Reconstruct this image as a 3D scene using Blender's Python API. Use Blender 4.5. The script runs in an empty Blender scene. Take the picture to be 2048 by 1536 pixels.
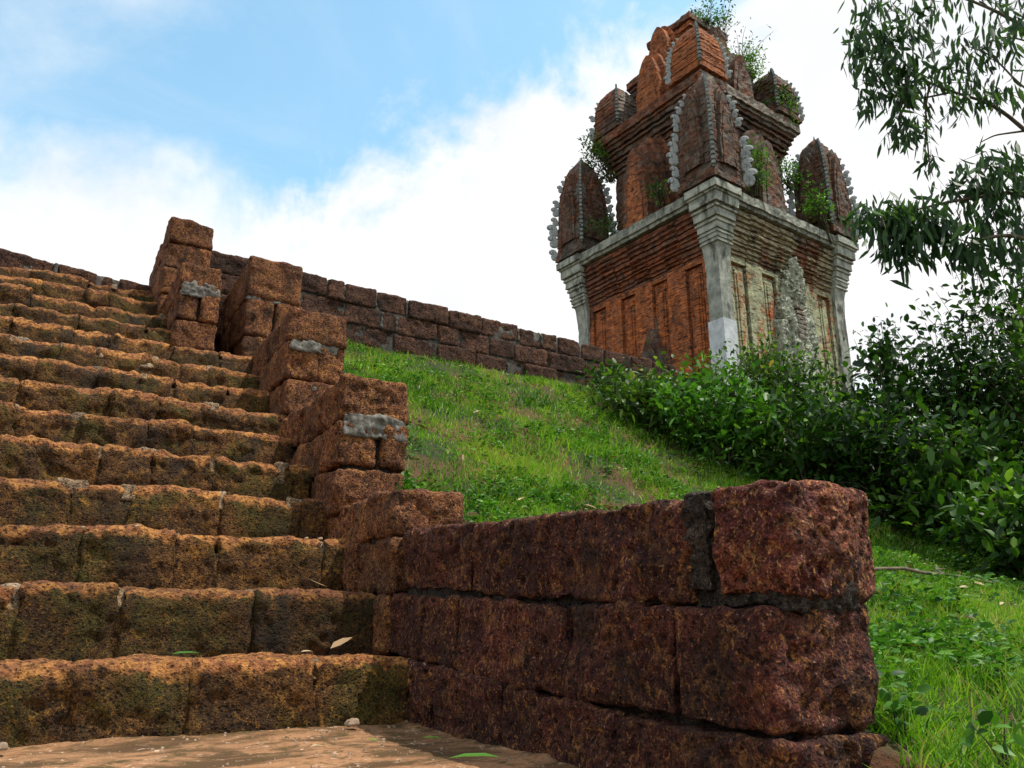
import bpy, math
import numpy as np
from mathutils import Vector, Matrix
R = math.radians
rng = np.random.default_rng(7)
scn = bpy.context.scene
COL = scn.collection

# ---------------------------------------------------------------- camera, sky, sun, exposure
cam = bpy.data.objects.new('camera', bpy.data.cameras.new('camera'))
COL.objects.link(cam)
cam.location = (0, 0, 0.42)
cam.rotation_euler = (R(90 + 16.765), 0, R(-30.15))
cam.data.sensor_width = 36
cam.data.lens = 28.125
cam.data.clip_start = 0.05
cam.data.clip_end = 3000
scn.camera = cam

SUN_DIR = Vector((0.34, -0.23, 0.91)).normalized()
sun = bpy.data.objects.new('sun', bpy.data.lights.new('sun', 'SUN'))
COL.objects.link(sun)
sun.data.energy = 5.0
sun.data.angle = R(0.6)
sun.data.color = (1.0, 0.94, 0.84)
sun.rotation_euler = SUN_DIR.to_track_quat('Z', 'Y').to_euler()

scn.view_settings.view_transform = 'Standard'
scn.view_settings.look = 'None'
scn.view_settings.exposure = 0.0
scn.view_settings.gamma = 1


class NT:
    """short-hand for building node trees"""
    def __init__(s, tree):
        s.t = tree
        s.t.nodes.clear()
    def n(s, typ, **kw):
        nd = s.t.nodes.new(typ)
        ins = kw.pop('ins', {})
        for k, v in kw.items():
            setattr(nd, k, v)
        for k, v in ins.items():
            s.put(nd.inputs[k], v)
        return nd
    def put(s, sock, v):
        if isinstance(v, bpy.types.NodeSocket):
            s.t.links.new(v, sock)
        elif isinstance(v, bpy.types.Node):
            s.t.links.new(v.outputs[0], sock)
        else:
            if sock.type == 'RGBA' and isinstance(v, (tuple, list)) and len(v) == 3:
                v = (*v, 1)
            sock.default_value = v
    def math(s, op, a, b=None, c=None, clamp=False):
        nd = s.n('ShaderNodeMath', operation=op, use_clamp=clamp)
        s.put(nd.inputs[0], a)
        if b is not None: s.put(nd.inputs[1], b)
        if c is not None: s.put(nd.inputs[2], c)
        return nd.outputs[0]
    def vmath(s, op, a, b=None, out=0):
        nd = s.n('ShaderNodeVectorMath', operation=op)
        s.put(nd.inputs[0], a)
        if b is not None: s.put(nd.inputs[1], b)
        return nd.outputs[out]
    def mix(s, f, a, b, blend='MIX'):
        nd = s.n('ShaderNodeMix', data_type='RGBA', blend_type=blend)
        s.put(nd.inputs[0], f); s.put(nd.inputs[6], a); s.put(nd.inputs[7], b)
        return nd.outputs[2]
    def noise(s, vec, scale, detail=4, rough=.55, dist=0):
        nd = s.n('ShaderNodeTexNoise', ins={'Vector': vec, 'Scale': scale, 'Detail': detail, 'Roughness': rough, 'Distortion': dist})
        return nd.outputs[0]
    def vor(s, vec, scale, feature='F1', out='Distance', rnd=1.0):
        nd = s.n('ShaderNodeTexVoronoi', feature=feature, ins={'Vector': vec, 'Scale': scale, 'Randomness': rnd})
        return nd.outputs[out]
    def ramp(s, f, a, b, lo=0.0, hi=1.0):
        nd = s.n('ShaderNodeMapRange', clamp=True, interpolation_type='SMOOTHSTEP')
        for i, v in enumerate((f, a, b, lo, hi)):
            s.put(nd.inputs[i], v)
        return nd.outputs[0]
    def colramp(s, f, stops):
        nd = s.n('ShaderNodeValToRGB')
        cr = nd.color_ramp
        while len(cr.elements) < len(stops):
            cr.elements.new(0.5)
        for e, (p, c) in zip(cr.elements, stops):
            e.position = p; e.color = (*c, 1)
        s.put(nd.inputs[0], f)
        return nd.outputs[0]
    def scalevec(s, v, xyz):
        return s.vmath('MULTIPLY', v, xyz)


world = bpy.data.worlds.new('World')
scn.world = world
world.use_nodes = True
w = NT(world.node_tree)
SKY_STRENGTH = 0.105
sky = w.n('ShaderNodeTexSky', sky_type='NISHITA', sun_disc=False)
sky.sun_elevation = math.asin(SUN_DIR.z)
sky.sun_rotation = math.atan2(SUN_DIR.x, SUN_DIR.y)
sky.altitude = 100
dirv = w.n('ShaderNodeTexCoord').outputs['Generated']
sep = w.n('ShaderNodeSeparateXYZ', ins={0: dirv})
zz = w.math('ADD', w.math('MAXIMUM', sep.outputs[2], 0.0), 0.22)
pl = w.n('ShaderNodeCombineXYZ', ins={0: w.math('DIVIDE', sep.outputs[0], zz), 1: w.math('DIVIDE', sep.outputs[1], zz)}).outputs[0]
def skydir(x, y):
    """unit direction in the world of a bearing seen from the steps"""
    v = Vector((x - 1024, 768 - y, -1600)).normalized()
    return cam.rotation_euler.to_matrix() @ v


big = w.noise(dirv, 3.2, 8, .60, .35)
fine = w.noise(dirv, 11.0, 8, .62, .25)
# a bank of cumulus rising diagonally, another low bank on the left, blue sky between (great-circle edges)
N1 = skydir(400, 470).cross(skydir(1230, 20)).normalized()
if N1.dot(skydir(1100, 500)) < 0: N1 = -N1
N2 = skydir(-400, 330).cross(skydir(520, 480)).normalized()
if N2.dot(skydir(100, 600)) < 0: N2 = -N2
N3 = skydir(-60, 150).cross(skydir(260, -60)).normalized()
if N3.dot(skydir(0, 0)) < 0: N3 = -N3
nz = w.math('ADD', w.math('MULTIPLY', w.math('SUBTRACT', big, .5), .42), w.math('MULTIPLY', w.math('SUBTRACT', fine, .5), .16))
s1 = w.math('ADD', w.vmath('DOT_PRODUCT', dirv, tuple(N1), out=1), nz)
s2 = w.math('ADD', w.vmath('DOT_PRODUCT', dirv, tuple(N2), out=1), w.math('MULTIPLY', nz, .9))
s3 = w.math('ADD', w.vmath('DOT_PRODUCT', dirv, tuple(N3), out=1), nz)
cloud = w.math('MAXIMUM', w.ramp(s1, -.045, .045), w.ramp(s2, -.11, .05))
cloud = w.math('MAXIMUM', cloud, w.math('MULTIPLY', w.ramp(s3, -.10, .16), .75))
# thin places in the banks, thin veils in the blue
thin = w.math('MULTIPLY', w.ramp(w.noise(w.vmath('ADD', dirv, (3, 1, 2)), 4.2, 7, .62, .5), .60, .76), .55)
cloud = w.math('MULTIPLY', cloud, w.math('SUBTRACT', 1.0, thin))
veil = w.math('MULTIPLY', w.ramp(w.noise(w.scalevec(pl, (1.0, 1.6, 1)), 1.2, 7, .62, .7), .44, .78), .42)
cloud = w.math('MAXIMUM', cloud, veil)
shade = w.mix(w.ramp(w.noise(dirv, 6.0, 7, .6, .4), .35, .62), (9.3, 9.45, 9.7), (10.4, 10.4, 10.4))
skycol = w.mix(1.0, sky.outputs[0], (2.8, 3.4, 2.85), 'MULTIPLY')
skyc = w.mix(cloud, skycol, shade)
bg = w.n('ShaderNodeBackground', ins={'Color': skyc, 'Strength': SKY_STRENGTH})
wo = w.n('ShaderNodeOutputWorld', ins={'Surface': bg.outputs[0]})

# ---------------------------------------------------------------- numpy noise
_perm = np.random.default_rng(3).permutation(512).astype(np.int64)
_grad = np.random.default_rng(4).normal(size=(512, 3))
_grad /= np.linalg.norm(_grad, axis=1)[:, None]
_jit = np.random.default_rng(5).random((512, 3))


def _h(i, j, k):
    return _perm[(_perm[(_perm[i & 511] + j) & 511] + k) & 511]


def perlin(P):
    I = np.floor(P).astype(np.int64)
    f = P - I
    u = f * f * f * (f * (f * 6 - 15) + 10)
    res = 0
    for dx in (0, 1):
        wx = u[:, 0] if dx else 1 - u[:, 0]
        for dy in (0, 1):
            wy = u[:, 1] if dy else 1 - u[:, 1]
            for dz in (0, 1):
                wz = u[:, 2] if dz else 1 - u[:, 2]
                g = _grad[_h(I[:, 0] + dx, I[:, 1] + dy, I[:, 2] + dz)]
                d = f - np.array([dx, dy, dz])
                res = res + wx * wy * wz * (g * d).sum(1)
    return res * 1.5


def fbm(P, scale, octs=3, off=0.0, gain=.5):
    P = np.asarray(P, float)
    if P.shape[1] == 2:
        P = np.column_stack([P, np.zeros(len(P))])
    a, r, s = 1.0, 0, scale
    for o in range(octs):
        r = r + a * perlin(P * s + off + 17.3 * o)
        a *= gain; s *= 2.03
    return r


def worley(P):
    I = np.floor(P).astype(np.int64)
    best = np.full(len(P), 9.0)
    for dx in (-1, 0, 1):
        for dy in (-1, 0, 1):
            for dz in (-1, 0, 1):
                C = I + np.array([dx, dy, dz])
                q = C + _jit[_h(C[:, 0], C[:, 1], C[:, 2])]
                best = np.minimum(best, ((P - q) ** 2).sum(1))
    return np.sqrt(best)


# ---------------------------------------------------------------- mesh builder
class MB:
    def __init__(s):
        s.V, s.Q, s.T, s.tint, s.wear, s.qm, s.tm, s.n = [], [], [], [], [], [], [], 0
    def add(s, V, Q=None, T=None, tint=.5, mat=0, wear=0.0):
        V = np.asarray(V, float)
        s.V.append(V)
        s.tint.append(np.broadcast_to(np.asarray(tint, float), (len(V),)))
        s.wear.append(np.broadcast_to(np.asarray(wear, float), (len(V),)))
        if Q is not None and len(Q):
            Q = np.asarray(Q, np.int64); s.Q.append(Q + s.n); s.qm.append(np.full(len(Q), mat))
        if T is not None and len(T):
            T = np.asarray(T, np.int64); s.T.append(T + s.n); s.tm.append(np.full(len(T), mat))
        s.n += len(V)
    def build(s, name, mats, parent=None, smooth=True, world_space=False):
        V = np.concatenate(s.V)
        Q = np.concatenate(s.Q) if s.Q else np.zeros((0, 4), np.int64)
        T = np.concatenate(s.T) if s.T else np.zeros((0, 3), np.int64)
        me = bpy.data.meshes.new(name)
        me.vertices.add(len(V))
        me.vertices.foreach_set('co', V.astype(np.float32).ravel())
        nl = 4 * len(Q) + 3 * len(T)
        me.loops.add(nl)
        me.loops.foreach_set('vertex_index', np.concatenate([Q.ravel(), T.ravel()]).astype(np.int32))
        me.polygons.add(len(Q) + len(T))
        st = np.concatenate([np.arange(len(Q)) * 4, 4 * len(Q) + np.arange(len(T)) * 3]).astype(np.int32)
        me.polygons.foreach_set('loop_start', st)
        me.polygons.foreach_set('use_smooth', np.full(len(st), smooth))
        if not isinstance(mats, (list, tuple)):
            mats = [mats]
        for m in mats:
            me.materials.append(m)
        mi = np.concatenate(s.qm + s.tm).astype(np.int32)
        me.polygons.foreach_set('material_index', mi)
        at = me.attributes.new('tint', 'FLOAT', 'POINT')
        at.data.foreach_set('value', np.concatenate(s.tint).astype(np.float32))
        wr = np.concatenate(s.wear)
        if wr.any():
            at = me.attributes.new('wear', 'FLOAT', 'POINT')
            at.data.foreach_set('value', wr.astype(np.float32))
        me.update(calc_edges=True)
        me.validate()
        o = bpy.data.objects.new(name, me)
        COL.objects.link(o)
        if parent is not None:
            o.parent = parent
            if world_space:
                p = parent
                off = Vector((0, 0, 0))
                while p is not None and p.type == 'EMPTY':
                    off += Vector(p.location); p = p.parent
                if parent.type == 'EMPTY':
                    o.matrix_parent_inverse = Matrix.Translation(-off)
        return o


def tag(o, label=None, cat=None, group=None, kind=None):
    if label: o['label'] = label
    if cat: o['category'] = cat
    if group: o['group'] = group
    if kind: o['kind'] = kind
    return o


def empty(name, loc, rz=0, label=None, cat=None, group=None):
    o = bpy.data.objects.new(name, None)
    COL.objects.link(o)
    o.location = loc
    o.rotation_euler = (0, 0, rz)
    o.empty_display_size = .2
    return tag(o, label, cat, group)


def copy_tree(o, parent=None):
    c = o.copy()
    COL.objects.link(c)
    if parent is not None:
        c.parent = parent
    for ch in o.children:
        copy_tree(ch, c)
    return c


def rbox(size, res, r, seed=0):
    """rounded box on a lattice, centred; returns V, Q, N"""
    size = np.asarray(size, float)
    n = np.maximum(2, np.ceil(size / res).astype(int))
    Vs, Qs, off = [], [], 0
    for ax in range(3):
        b, c = (ax + 1) % 3, (ax + 2) % 3
        for side in (0, 1):
            gb, gc = np.meshgrid(np.arange(n[b] + 1), np.arange(n[c] + 1), indexing='ij')
            L = np.zeros((gb.size, 3), int)
            L[:, ax] = n[ax] * side; L[:, b] = gb.ravel(); L[:, c] = gc.ravel()
            idx = np.arange(gb.size).reshape(gb.shape) + off
            q = np.stack([idx[:-1, :-1], idx[1:, :-1], idx[1:, 1:], idx[:-1, 1:]], -1).reshape(-1, 4)
            if not side: q = q[:, ::-1]
            Vs.append(L); Qs.append(q); off += gb.size
    L = np.concatenate(Vs); Q = np.concatenate(Qs)
    key = (L[:, 0] * 4096 + L[:, 1]) * 4096 + L[:, 2]
    u, first, inv = np.unique(key, return_index=True, return_inverse=True)
    L = L[first]; Q = inv[Q]
    P = (L / n - .5) * size
    rr = np.minimum(r, size.min() * .49)
    inner = np.clip(P, -size / 2 + rr, size / 2 - rr)
    d = P - inner
    ln = np.linalg.norm(d, axis=1)
    N = d / np.maximum(ln, 1e-9)[:, None]
    Pn = inner + N * rr
    return Pn, Q, N


def rough(P, N, amp, fq=1.0, pits=.5):
    """pitted, lumpy laterite surface: displaces P along N"""
    d = amp * (1.2 * fbm(P, 2.6 * fq, 2) + .9 * fbm(P, 9 * fq, 3, 5.0))
    if pits:
        wv = worley(P * 17 * fq)
        wv2 = worley(P * 38 * fq + 9.1)
        d = d - amp * pits * (np.clip(.45 - wv, 0, 1) * 3.4 * np.clip(fbm(P, 5 * fq, 2, 3.3) * 4 + .6, 0, 1)) - amp * pits * .55 * np.clip(.45 - wv2, 0, 1) * 2
    return P + N * d[:, None]


def rz_mat(a):
    c, s_ = math.cos(a), math.sin(a)
    return np.array([[c, -s_, 0], [s_, c, 0], [0, 0, 1.]])


def block(mb, centre, size, res, r=.03, amp=.012, pits=.7, rz=0, tilt=0, tint=None, mat=0, fq=1.0, lip=0):
    V, Q, N = rbox(size, res, r)
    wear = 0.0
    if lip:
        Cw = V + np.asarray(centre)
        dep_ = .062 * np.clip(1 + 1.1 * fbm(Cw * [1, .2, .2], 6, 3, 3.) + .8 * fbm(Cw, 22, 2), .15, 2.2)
        wear = np.clip(1.15 - (size[2] / 2 - V[:, 2]) / dep_, 0, 1)  # top lip mask: bare trodden stone, also coloured brighter as if sunlit
        # worn, rounded upper front edge
        C = np.asarray(centre)
        W = lip * np.clip(1 + .55 * fbm((V + C) * [1, 0, 0], 5, 3), .45, 1.7)
        a = V[:, 1] + size[1] / 2; b = size[2] / 2 - V[:, 2]
        da, db = W - a, W * 1.25 - b
        k_ = (da > 0) & (db > 0)
        rr_ = np.sqrt((da / W) ** 2 + (db / (W * 1.25)) ** 2)
        sc_ = np.where(k_ & (rr_ > 1), 1 / np.maximum(rr_, 1), 1.0)
        V[:, 1] = np.where(k_, W - da * sc_ - size[1] / 2, V[:, 1])
        V[:, 2] = np.where(k_, size[2] / 2 - (W * 1.25 - db * sc_), V[:, 2])
        Nl = np.column_stack([np.zeros(len(V)), -da, db])
        N = np.where((k_ & (rr_ > .95))[:, None], unit(Nl), N)
    M = rz_mat(rz)
    if tilt:
        c, s_ = math.cos(tilt), math.sin(tilt)
        M = M @ np.array([[1, 0, 0], [0, c, -s_], [0, s_, c]])
    V = V @ M.T + np.asarray(centre); N = N @ M.T
    V = rough(V, N, amp, fq, pits)
    mb.add(V, Q, tint=rng.random() if tint is None else tint, mat=mat, wear=wear)


def tube(mb, pts, rad, sides=6, tint=.5, mat=0):
    pts = np.asarray(pts, float)
    rad = np.broadcast_to(np.asarray(rad, float), (len(pts),))
    tg = np.gradient(pts, axis=0)
    tg /= np.linalg.norm(tg, axis=1)[:, None] + 1e-9
    ref = np.array([.31, .22, .92])
    a = np.cross(tg, ref); a /= np.linalg.norm(a, axis=1)[:, None] + 1e-9
    b = np.cross(tg, a)
    th = np.arange(sides) * 2 * np.pi / sides
    V = pts[:, None] + rad[:, None, None] * (np.cos(th)[None, :, None] * a[:, None] + np.sin(th)[None, :, None] * b[:, None])
    V = V.reshape(-1, 3)
    i = np.arange(len(pts) - 1)[:, None] * sides
    j = np.arange(sides)[None]
    jn = (j + 1) % sides
    Q = np.stack([i + j, i + jn, i + sides + jn, i + sides + j], -1).reshape(-1, 4)
    mb.add(V, Q, tint=tint, mat=mat)


def unit(v):
    return v / (np.linalg.norm(v, axis=-1, keepdims=True) + 1e-9)


def leaves(mb, pos, d, ln, wd, droop=.2, fold=.25, tint=None, up=None, mat=0):
    """folded, slightly curved leaf blades"""
    n = len(pos)
    d = unit(d)
    if up is None:
        up = np.tile([0, 0, 1.], (n, 1)) + rng.normal(size=(n, 3)) * .45
    side = unit(np.cross(d, up))
    nr = unit(np.cross(side, d))
    ln = np.broadcast_to(ln, (n,))[:, None]; wd = np.broadcast_to(wd, (n,))[:, None]
    dr = np.broadcast_to(droop, (n,))[:, None]
    def at(t, s_, f):
        c = pos + d * ln * t - np.array([0, 0, 1.]) * dr * ln * t * t
        return c + side * wd * .5 * s_ + nr * wd * .5 * f
    V = np.stack([at(0, 0, 0), at(.3, -.85, fold), at(.3, 0, 0), at(.3, .85, fold),
                  at(.68, -.72, fold), at(.68, 0, 0), at(.68, .72, fold), at(1, 0, 0)], 1).reshape(-1, 3)
    o = (np.arange(n) * 8)[:, None]
    Q = np.concatenate([o + [1, 4, 5, 2], o + [2, 5, 6, 3]])
    T = np.concatenate([o + [0, 1, 2], o + [0, 2, 3], o + [4, 7, 5], o + [5, 7, 6]])
    t = rng.random(n) if tint is None else np.broadcast_to(tint, (n,))
    mb.add(V, Q, T, tint=np.repeat(t, 8), mat=mat)


def blades(mb, pos, d, ln, wd, tint, bend=.35):
    n = len(pos)
    az = rng.random(n) * 6.283
    side = np.column_stack([np.cos(az), np.sin(az), np.zeros(n)])
    ln = ln[:, None]; wd = wd[:, None]
    lean = np.column_stack([d[:, 0], d[:, 1], np.zeros(n)])
    m = pos + d * ln * .55
    tip = pos + d * ln * .95 + lean * ln * bend
    V = np.stack([pos - side * wd * .5, pos + side * wd * .5, m - side * wd * .4, m + side * wd * .4, tip], 1).reshape(-1, 3)
    o = (np.arange(n) * 5)[:, None]
    mb.add(V, o + [0, 1, 3, 2], o + [2, 3, 4], tint=np.repeat(tint, 5))


# ---------------------------------------------------------------- materials
def newmat(name):
    m = bpy.data.materials.new(name)
    m.use_nodes = True
    return m, NT(m.node_tree)


def finish(nt, col, rough_=.9, bump=None, bstr=.6, bdist=.01, spec=.25):
    b = nt.n('ShaderNodeBsdfPrincipled', ins={'Base Color': col, 'Roughness': rough_, 'Specular IOR Level': spec})
    if bump is not None:
        bm = nt.n('ShaderNodeBump', ins={'Height': bump, 'Strength': bstr, 'Distance': bdist})
        nt.put(b.inputs['Normal'], bm.outputs[0])
    nt.n('ShaderNodeOutputMaterial', ins={'Surface': b.outputs[0]})


def attr_tint(nt):
    return nt.n('ShaderNodeAttribute', attribute_name='tint').outputs['Fac']


def laterite(name, deep, mid, ochre, pale=(.42, .30, .20), moss=.0, dark=.5, pale_amt=.5, sc=1.0, ochre_amt=.5, mosscol=(.055, .052, .008), bump=.9, worn_sunlit=None, speck=.72):
    m, t = newmat(name)
    pos = t.n('ShaderNodeNewGeometry').outputs['Position']
    ti = attr_tint(t)
    pv = t.vmath('ADD', pos, t.n('ShaderNodeCombineXYZ', ins={0: t.math('MULTIPLY', ti, 7.0), 1: t.math('MULTIPLY', ti, 3.0)}).outputs[0])
    n1 = t.noise(pv, 4.5 * sc, 5, .6)
    n2 = t.noise(pv, 34 * sc, 5, .68)
    n3 = t.noise(pv, 13 * sc, 5, .62, .6)
    c = t.mix(t.ramp(n1, .35, .68), deep, mid)
    c = t.mix(t.math('MULTIPLY', t.ramp(n3, .50, .68), ochre_amt, clamp=True), c, ochre)
    # cemented nodules and the holes between them
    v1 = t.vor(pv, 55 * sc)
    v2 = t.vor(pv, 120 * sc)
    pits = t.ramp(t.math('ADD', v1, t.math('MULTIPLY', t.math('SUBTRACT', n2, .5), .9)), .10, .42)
    c = t.mix(t.ramp(n2, .36, .60), t.mix(1.0, c, (.42, .38, .36), 'MULTIPLY'), c)
    c = t.mix(t.math('MULTIPLY', t.ramp(t.noise(pv, 75 * sc, 3, .7), .60, .74), pale_amt), c, pale)
    if moss:
        mm = t.math('MULTIPLY', t.ramp(t.noise(pos, 3.1, 5, .65, .5), .44, .64), moss)
        c = t.mix(mm, c, mosscol)
    vn = t.noise(pv, 8.5 * sc, 4, .6, 1.6)
    c = t.mix(t.math('MULTIPLY', t.ramp(vn, .60, .70), .55), c, tuple(min(1, v * 1.15) for v in ochre))
    c = t.mix(t.math('MULTIPLY', t.ramp(vn, .40, .30), .6), c, tuple(v * .9 for v in deep))
    sp1 = t.noise(t.vmath('ADD', t.scalevec(pv, (1, 1, .6)), (2.2, 5.1, 0)), 62 * sc, 3, .62, .8)
    c = t.mix(t.math('MULTIPLY', t.ramp(sp1, .57, .66), speck), c, tuple(min(1, v * 1.05) for v in ochre))
    c = t.mix(t.math('MULTIPLY', t.ramp(sp1, .43, .34), .70), c, tuple(v * .55 for v in deep))
    gr = t.noise(pv, 170 * sc, 3, .75)
    c = t.mix(1.0, c, t.mix(t.ramp(gr, .34, .66), (.35, .33, .32), (1.75, 1.65, 1.55)), 'MULTIPLY')
    # black algae stains
    st = t.math('MULTIPLY', t.ramp(t.noise(t.scalevec(pos, (1, 1, .45)), 3.4, 6, .68, .4), .47, .70), dark)
    c = t.mix(st, c, (.022, .016, .011))
    if worn_sunlit:
        # edges trodden clean of grime, plus sunlit brightness painted into the lip colour
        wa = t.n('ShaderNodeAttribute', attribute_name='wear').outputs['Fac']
        wc = t.mix(t.ramp(n3, .40, .62), worn_sunlit[0], worn_sunlit[1])
        wc = t.mix(t.math('MULTIPLY', t.ramp(gr, .55, .7), .6), wc, worn_sunlit[2])
        wc = t.mix(t.math('MULTIPLY', t.ramp(n2, .56, .42), .7), wc, tuple(.35 * v for v in worn_sunlit[0]))
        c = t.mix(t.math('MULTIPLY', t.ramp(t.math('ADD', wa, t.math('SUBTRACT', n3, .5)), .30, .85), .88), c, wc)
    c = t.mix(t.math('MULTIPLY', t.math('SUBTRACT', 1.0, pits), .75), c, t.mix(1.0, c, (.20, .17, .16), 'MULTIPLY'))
    c = t.mix(1.0, c, t.mix(ti, (.74, .72, .72), (1.22, 1.16, 1.10)), 'MULTIPLY')
    h = t.math('ADD', t.math('MULTIPLY', pits, .6), t.math('ADD', t.math('MULTIPLY', n2, .9), t.math('ADD', t.math('MULTIPLY', v2, .3), t.math('MULTIPLY', gr, .35))))
    finish(t, c, .92, h, bump, .024)
    return m


M = {}
M['step'] = laterite('laterite_step', (.055, .028, .010), (.130, .062, .019), (.27, .14, .028), speck=.40, moss=.78, dark=.92, pale_amt=.35, ochre_amt=.6, worn_sunlit=((.24, .085, .032), (.47, .21, .052), (.64, .45, .29)))  # last three colours: trodden stone with the glow of sunlit lips painted in
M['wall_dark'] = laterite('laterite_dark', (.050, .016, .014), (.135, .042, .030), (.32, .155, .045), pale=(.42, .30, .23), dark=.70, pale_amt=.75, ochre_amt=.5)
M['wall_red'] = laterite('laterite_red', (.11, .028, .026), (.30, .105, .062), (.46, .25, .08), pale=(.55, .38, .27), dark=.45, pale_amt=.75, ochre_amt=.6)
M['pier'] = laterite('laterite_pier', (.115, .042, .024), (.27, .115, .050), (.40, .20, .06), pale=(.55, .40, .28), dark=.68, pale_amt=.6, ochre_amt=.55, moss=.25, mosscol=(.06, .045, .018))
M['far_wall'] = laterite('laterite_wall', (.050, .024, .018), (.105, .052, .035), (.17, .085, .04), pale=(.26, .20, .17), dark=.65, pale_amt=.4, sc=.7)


def simple_stone(name, a, b, dark=(.03, .03, .028), damt=.6, sc=1.0, streak=True, bstr=.5, ctint=True):
    m, t = newmat(name)
    pos = t.n('ShaderNodeTexCoord').outputs['Object']
    n1 = t.noise(pos, 3 * sc, 6, .65)
    n2 = t.noise(pos, 22 * sc, 5, .7)
    c = t.mix(t.ramp(n1, .35, .65), a, b)
    c = t.mix(t.math('MULTIPLY', t.ramp(n2, .52, .7), .5), c, t.mix(1.0, c, (.5, .5, .5), 'MULTIPLY'))
    sv = t.scalevec(pos, (1, 1, .3)) if streak else pos
    c = t.mix(t.math('MULTIPLY', t.ramp(t.noise(sv, 2.2 * sc, 6, .7, .3), .5, .66), damt), c, dark)
    if ctint:
        c = t.mix(1.0, c, t.mix(attr_tint(t), (.75, .75, .76), (1.2, 1.2, 1.17)), 'MULTIPLY')
    finish(t, c, .9, t.math('ADD', n2, t.math('MULTIPLY', t.noise(pos, 70 * sc, 3), .5)), bstr, .02 / sc)
    return m


M['mortar'] = laterite('mortar_grey', (.030, .025, .021), (.080, .070, .060), (.10, .075, .045), pale=(.24, .22, .20), dark=.6, pale_amt=.7, ochre_amt=.4, speck=.35)
M['mortar_step'] = laterite('mortar_step', (.16, .12, .08), (.34, .28, .21), (.28, .18, .08), pale=(.45, .40, .33), dark=.45, pale_amt=.5, ochre_amt=.5, bump=.6)
M['mortar_light'] = simple_stone('mortar_light', (.07, .064, .055), (.19, .178, .16), dark=(.04, .034, .028), damt=.6, sc=9, streak=False, bstr=.9)
M['mortar_wall'] = simple_stone('mortar_wall', (.05, .044, .036), (.12, .108, .09), damt=.7, sc=4, streak=False)
M['mortar_dark'] = simple_stone('mortar_dark', (.040, .024, .012), (.085, .052, .026), damt=.5, sc=4, streak=False)
M['grey'] = simple_stone('grey_sandstone', (.20, .21, .175), (.37, .38, .325), dark=(.05, .048, .036), damt=.92, sc=1.5)
M['grey_slab'] = simple_stone('grey_slab', (.15, .155, .125), (.34, .35, .29), dark=(.045, .045, .034), damt=.9, sc=1.8)
M['grey_pale'] = simple_stone('pale_sandstone', (.40, .43, .44), (.56, .59, .61), dark=(.16, .17, .17), damt=.4, sc=1.4)
M['ornament'] = simple_stone('ornament_stone', (.27, .28, .27), (.42, .44, .43), dark=(.06, .065, .06), damt=.6, sc=2.2)
M['ornament_dark'] = simple_stone('ridge_stone', (.13, .15, .14), (.26, .29, .28), dark=(.03, .035, .03), damt=.6, sc=2.2)


def brick(name, c1, c2, stain=.6, lichen=0.0, grey=0.0, lichencol=(.42, .44, .27), side=False):
    m, t = newmat(name)
    pos = t.n('ShaderNodeTexCoord').outputs['Object']
    rnd = t.n('ShaderNodeObjectInfo').outputs['Random']
    s3 = t.n('ShaderNodeSeparateXYZ', ins={0: pos})
    u = t.math('ADD', s3.outputs[0], s3.outputs[1])
    uv = t.n('ShaderNodeCombineXYZ', ins={0: u, 1: s3.outputs[2], 2: 0.0}).outputs[0]
    wob = t.vmath('ADD', uv, t.vmath('MULTIPLY', t.n('ShaderNodeTexNoise', ins={'Vector': pos, 'Scale': 9.0, 'Detail': 3.0}).outputs[1], (.035, .03, 0)))
    bt = t.n('ShaderNodeTexBrick', ins={'Vector': wob, 'Scale': 1.0, 'Brick Width': .30, 'Row Height': .072, 'Mortar Size': .006, 'Mortar Smooth': .4,
                                        'Color1': c1, 'Color2': c2, 'Mortar': tuple(.55 * v for v in c2)})
    pr = t.vmath('ADD', pos, t.n('ShaderNodeCombineXYZ', ins={0: t.math('MULTIPLY', rnd, 9.0)}).outputs[0])
    n1 = t.noise(pr, 1.3, 6, .62, .3)
    n2 = t.noise(pr, 7, 6, .68)
    c = t.mix(1.0, bt.outputs[0], t.mix(t.ramp(n2, .3, .7), (.55, .50, .48), (1.25, 1.2, 1.1)), 'MULTIPLY')
    # crumbled hollows: short dark level dashes
    hv = t.n('ShaderNodeCombineXYZ', ins={0: t.math('MULTIPLY', u, 4.2), 1: t.math('MULTIPLY', s3.outputs[2], 13.0), 2: 0.0}).outputs[0]
    hol = t.noise(hv, 1.0, 3, .6, .5)
    hm = t.ramp(hol, .56, .64)
    c = t.mix(t.math('MULTIPLY', hm, .78), c, (.045, .020, .013))
    if grey:
        gm = t.math('MULTIPLY', t.ramp(t.noise(pr, 2.3, 6, .68, .4), .44, .62), grey)
        c = t.mix(gm, c, t.mix(n2, (.06, .055, .045), (.22, .20, .165)))
    if lichen:
        lm = t.math('MULTIPLY', t.ramp(t.noise(t.scalevec(pr, (1, 1, .55)), 1.25, 7, .66, .5), .38, .50), lichen)
        if side:
            lm = t.math('MULTIPLY', lm, t.ramp(t.math('SUBTRACT', s3.outputs[0], s3.outputs[1]), -.15, .25))
        lm = t.math('MULTIPLY', lm, t.math('SUBTRACT', 1.0, t.math('MULTIPLY', hm, .8)))
        c = t.mix(lm, c, t.mix(t.ramp(n2, .35, .65), tuple(.62 * v for v in lichencol), lichencol))
    sm = t.math('MULTIPLY', t.ramp(t.noise(t.scalevec(pr, (1.2, 1.2, .6)), 1.9, 7, .68, .5), .50, .66), stain)
    c = t.mix(sm, c, (.028, .021, .016))
    h = t.math('SUBTRACT', t.math('ADD', t.math('MULTIPLY', n2, .6), t.math('MULTIPLY', bt.outputs[1], -.22)), t.math('MULTIPLY', hm, 1.1))
    finish(t, c, .93, h, .8, .05)
    return m


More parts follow.
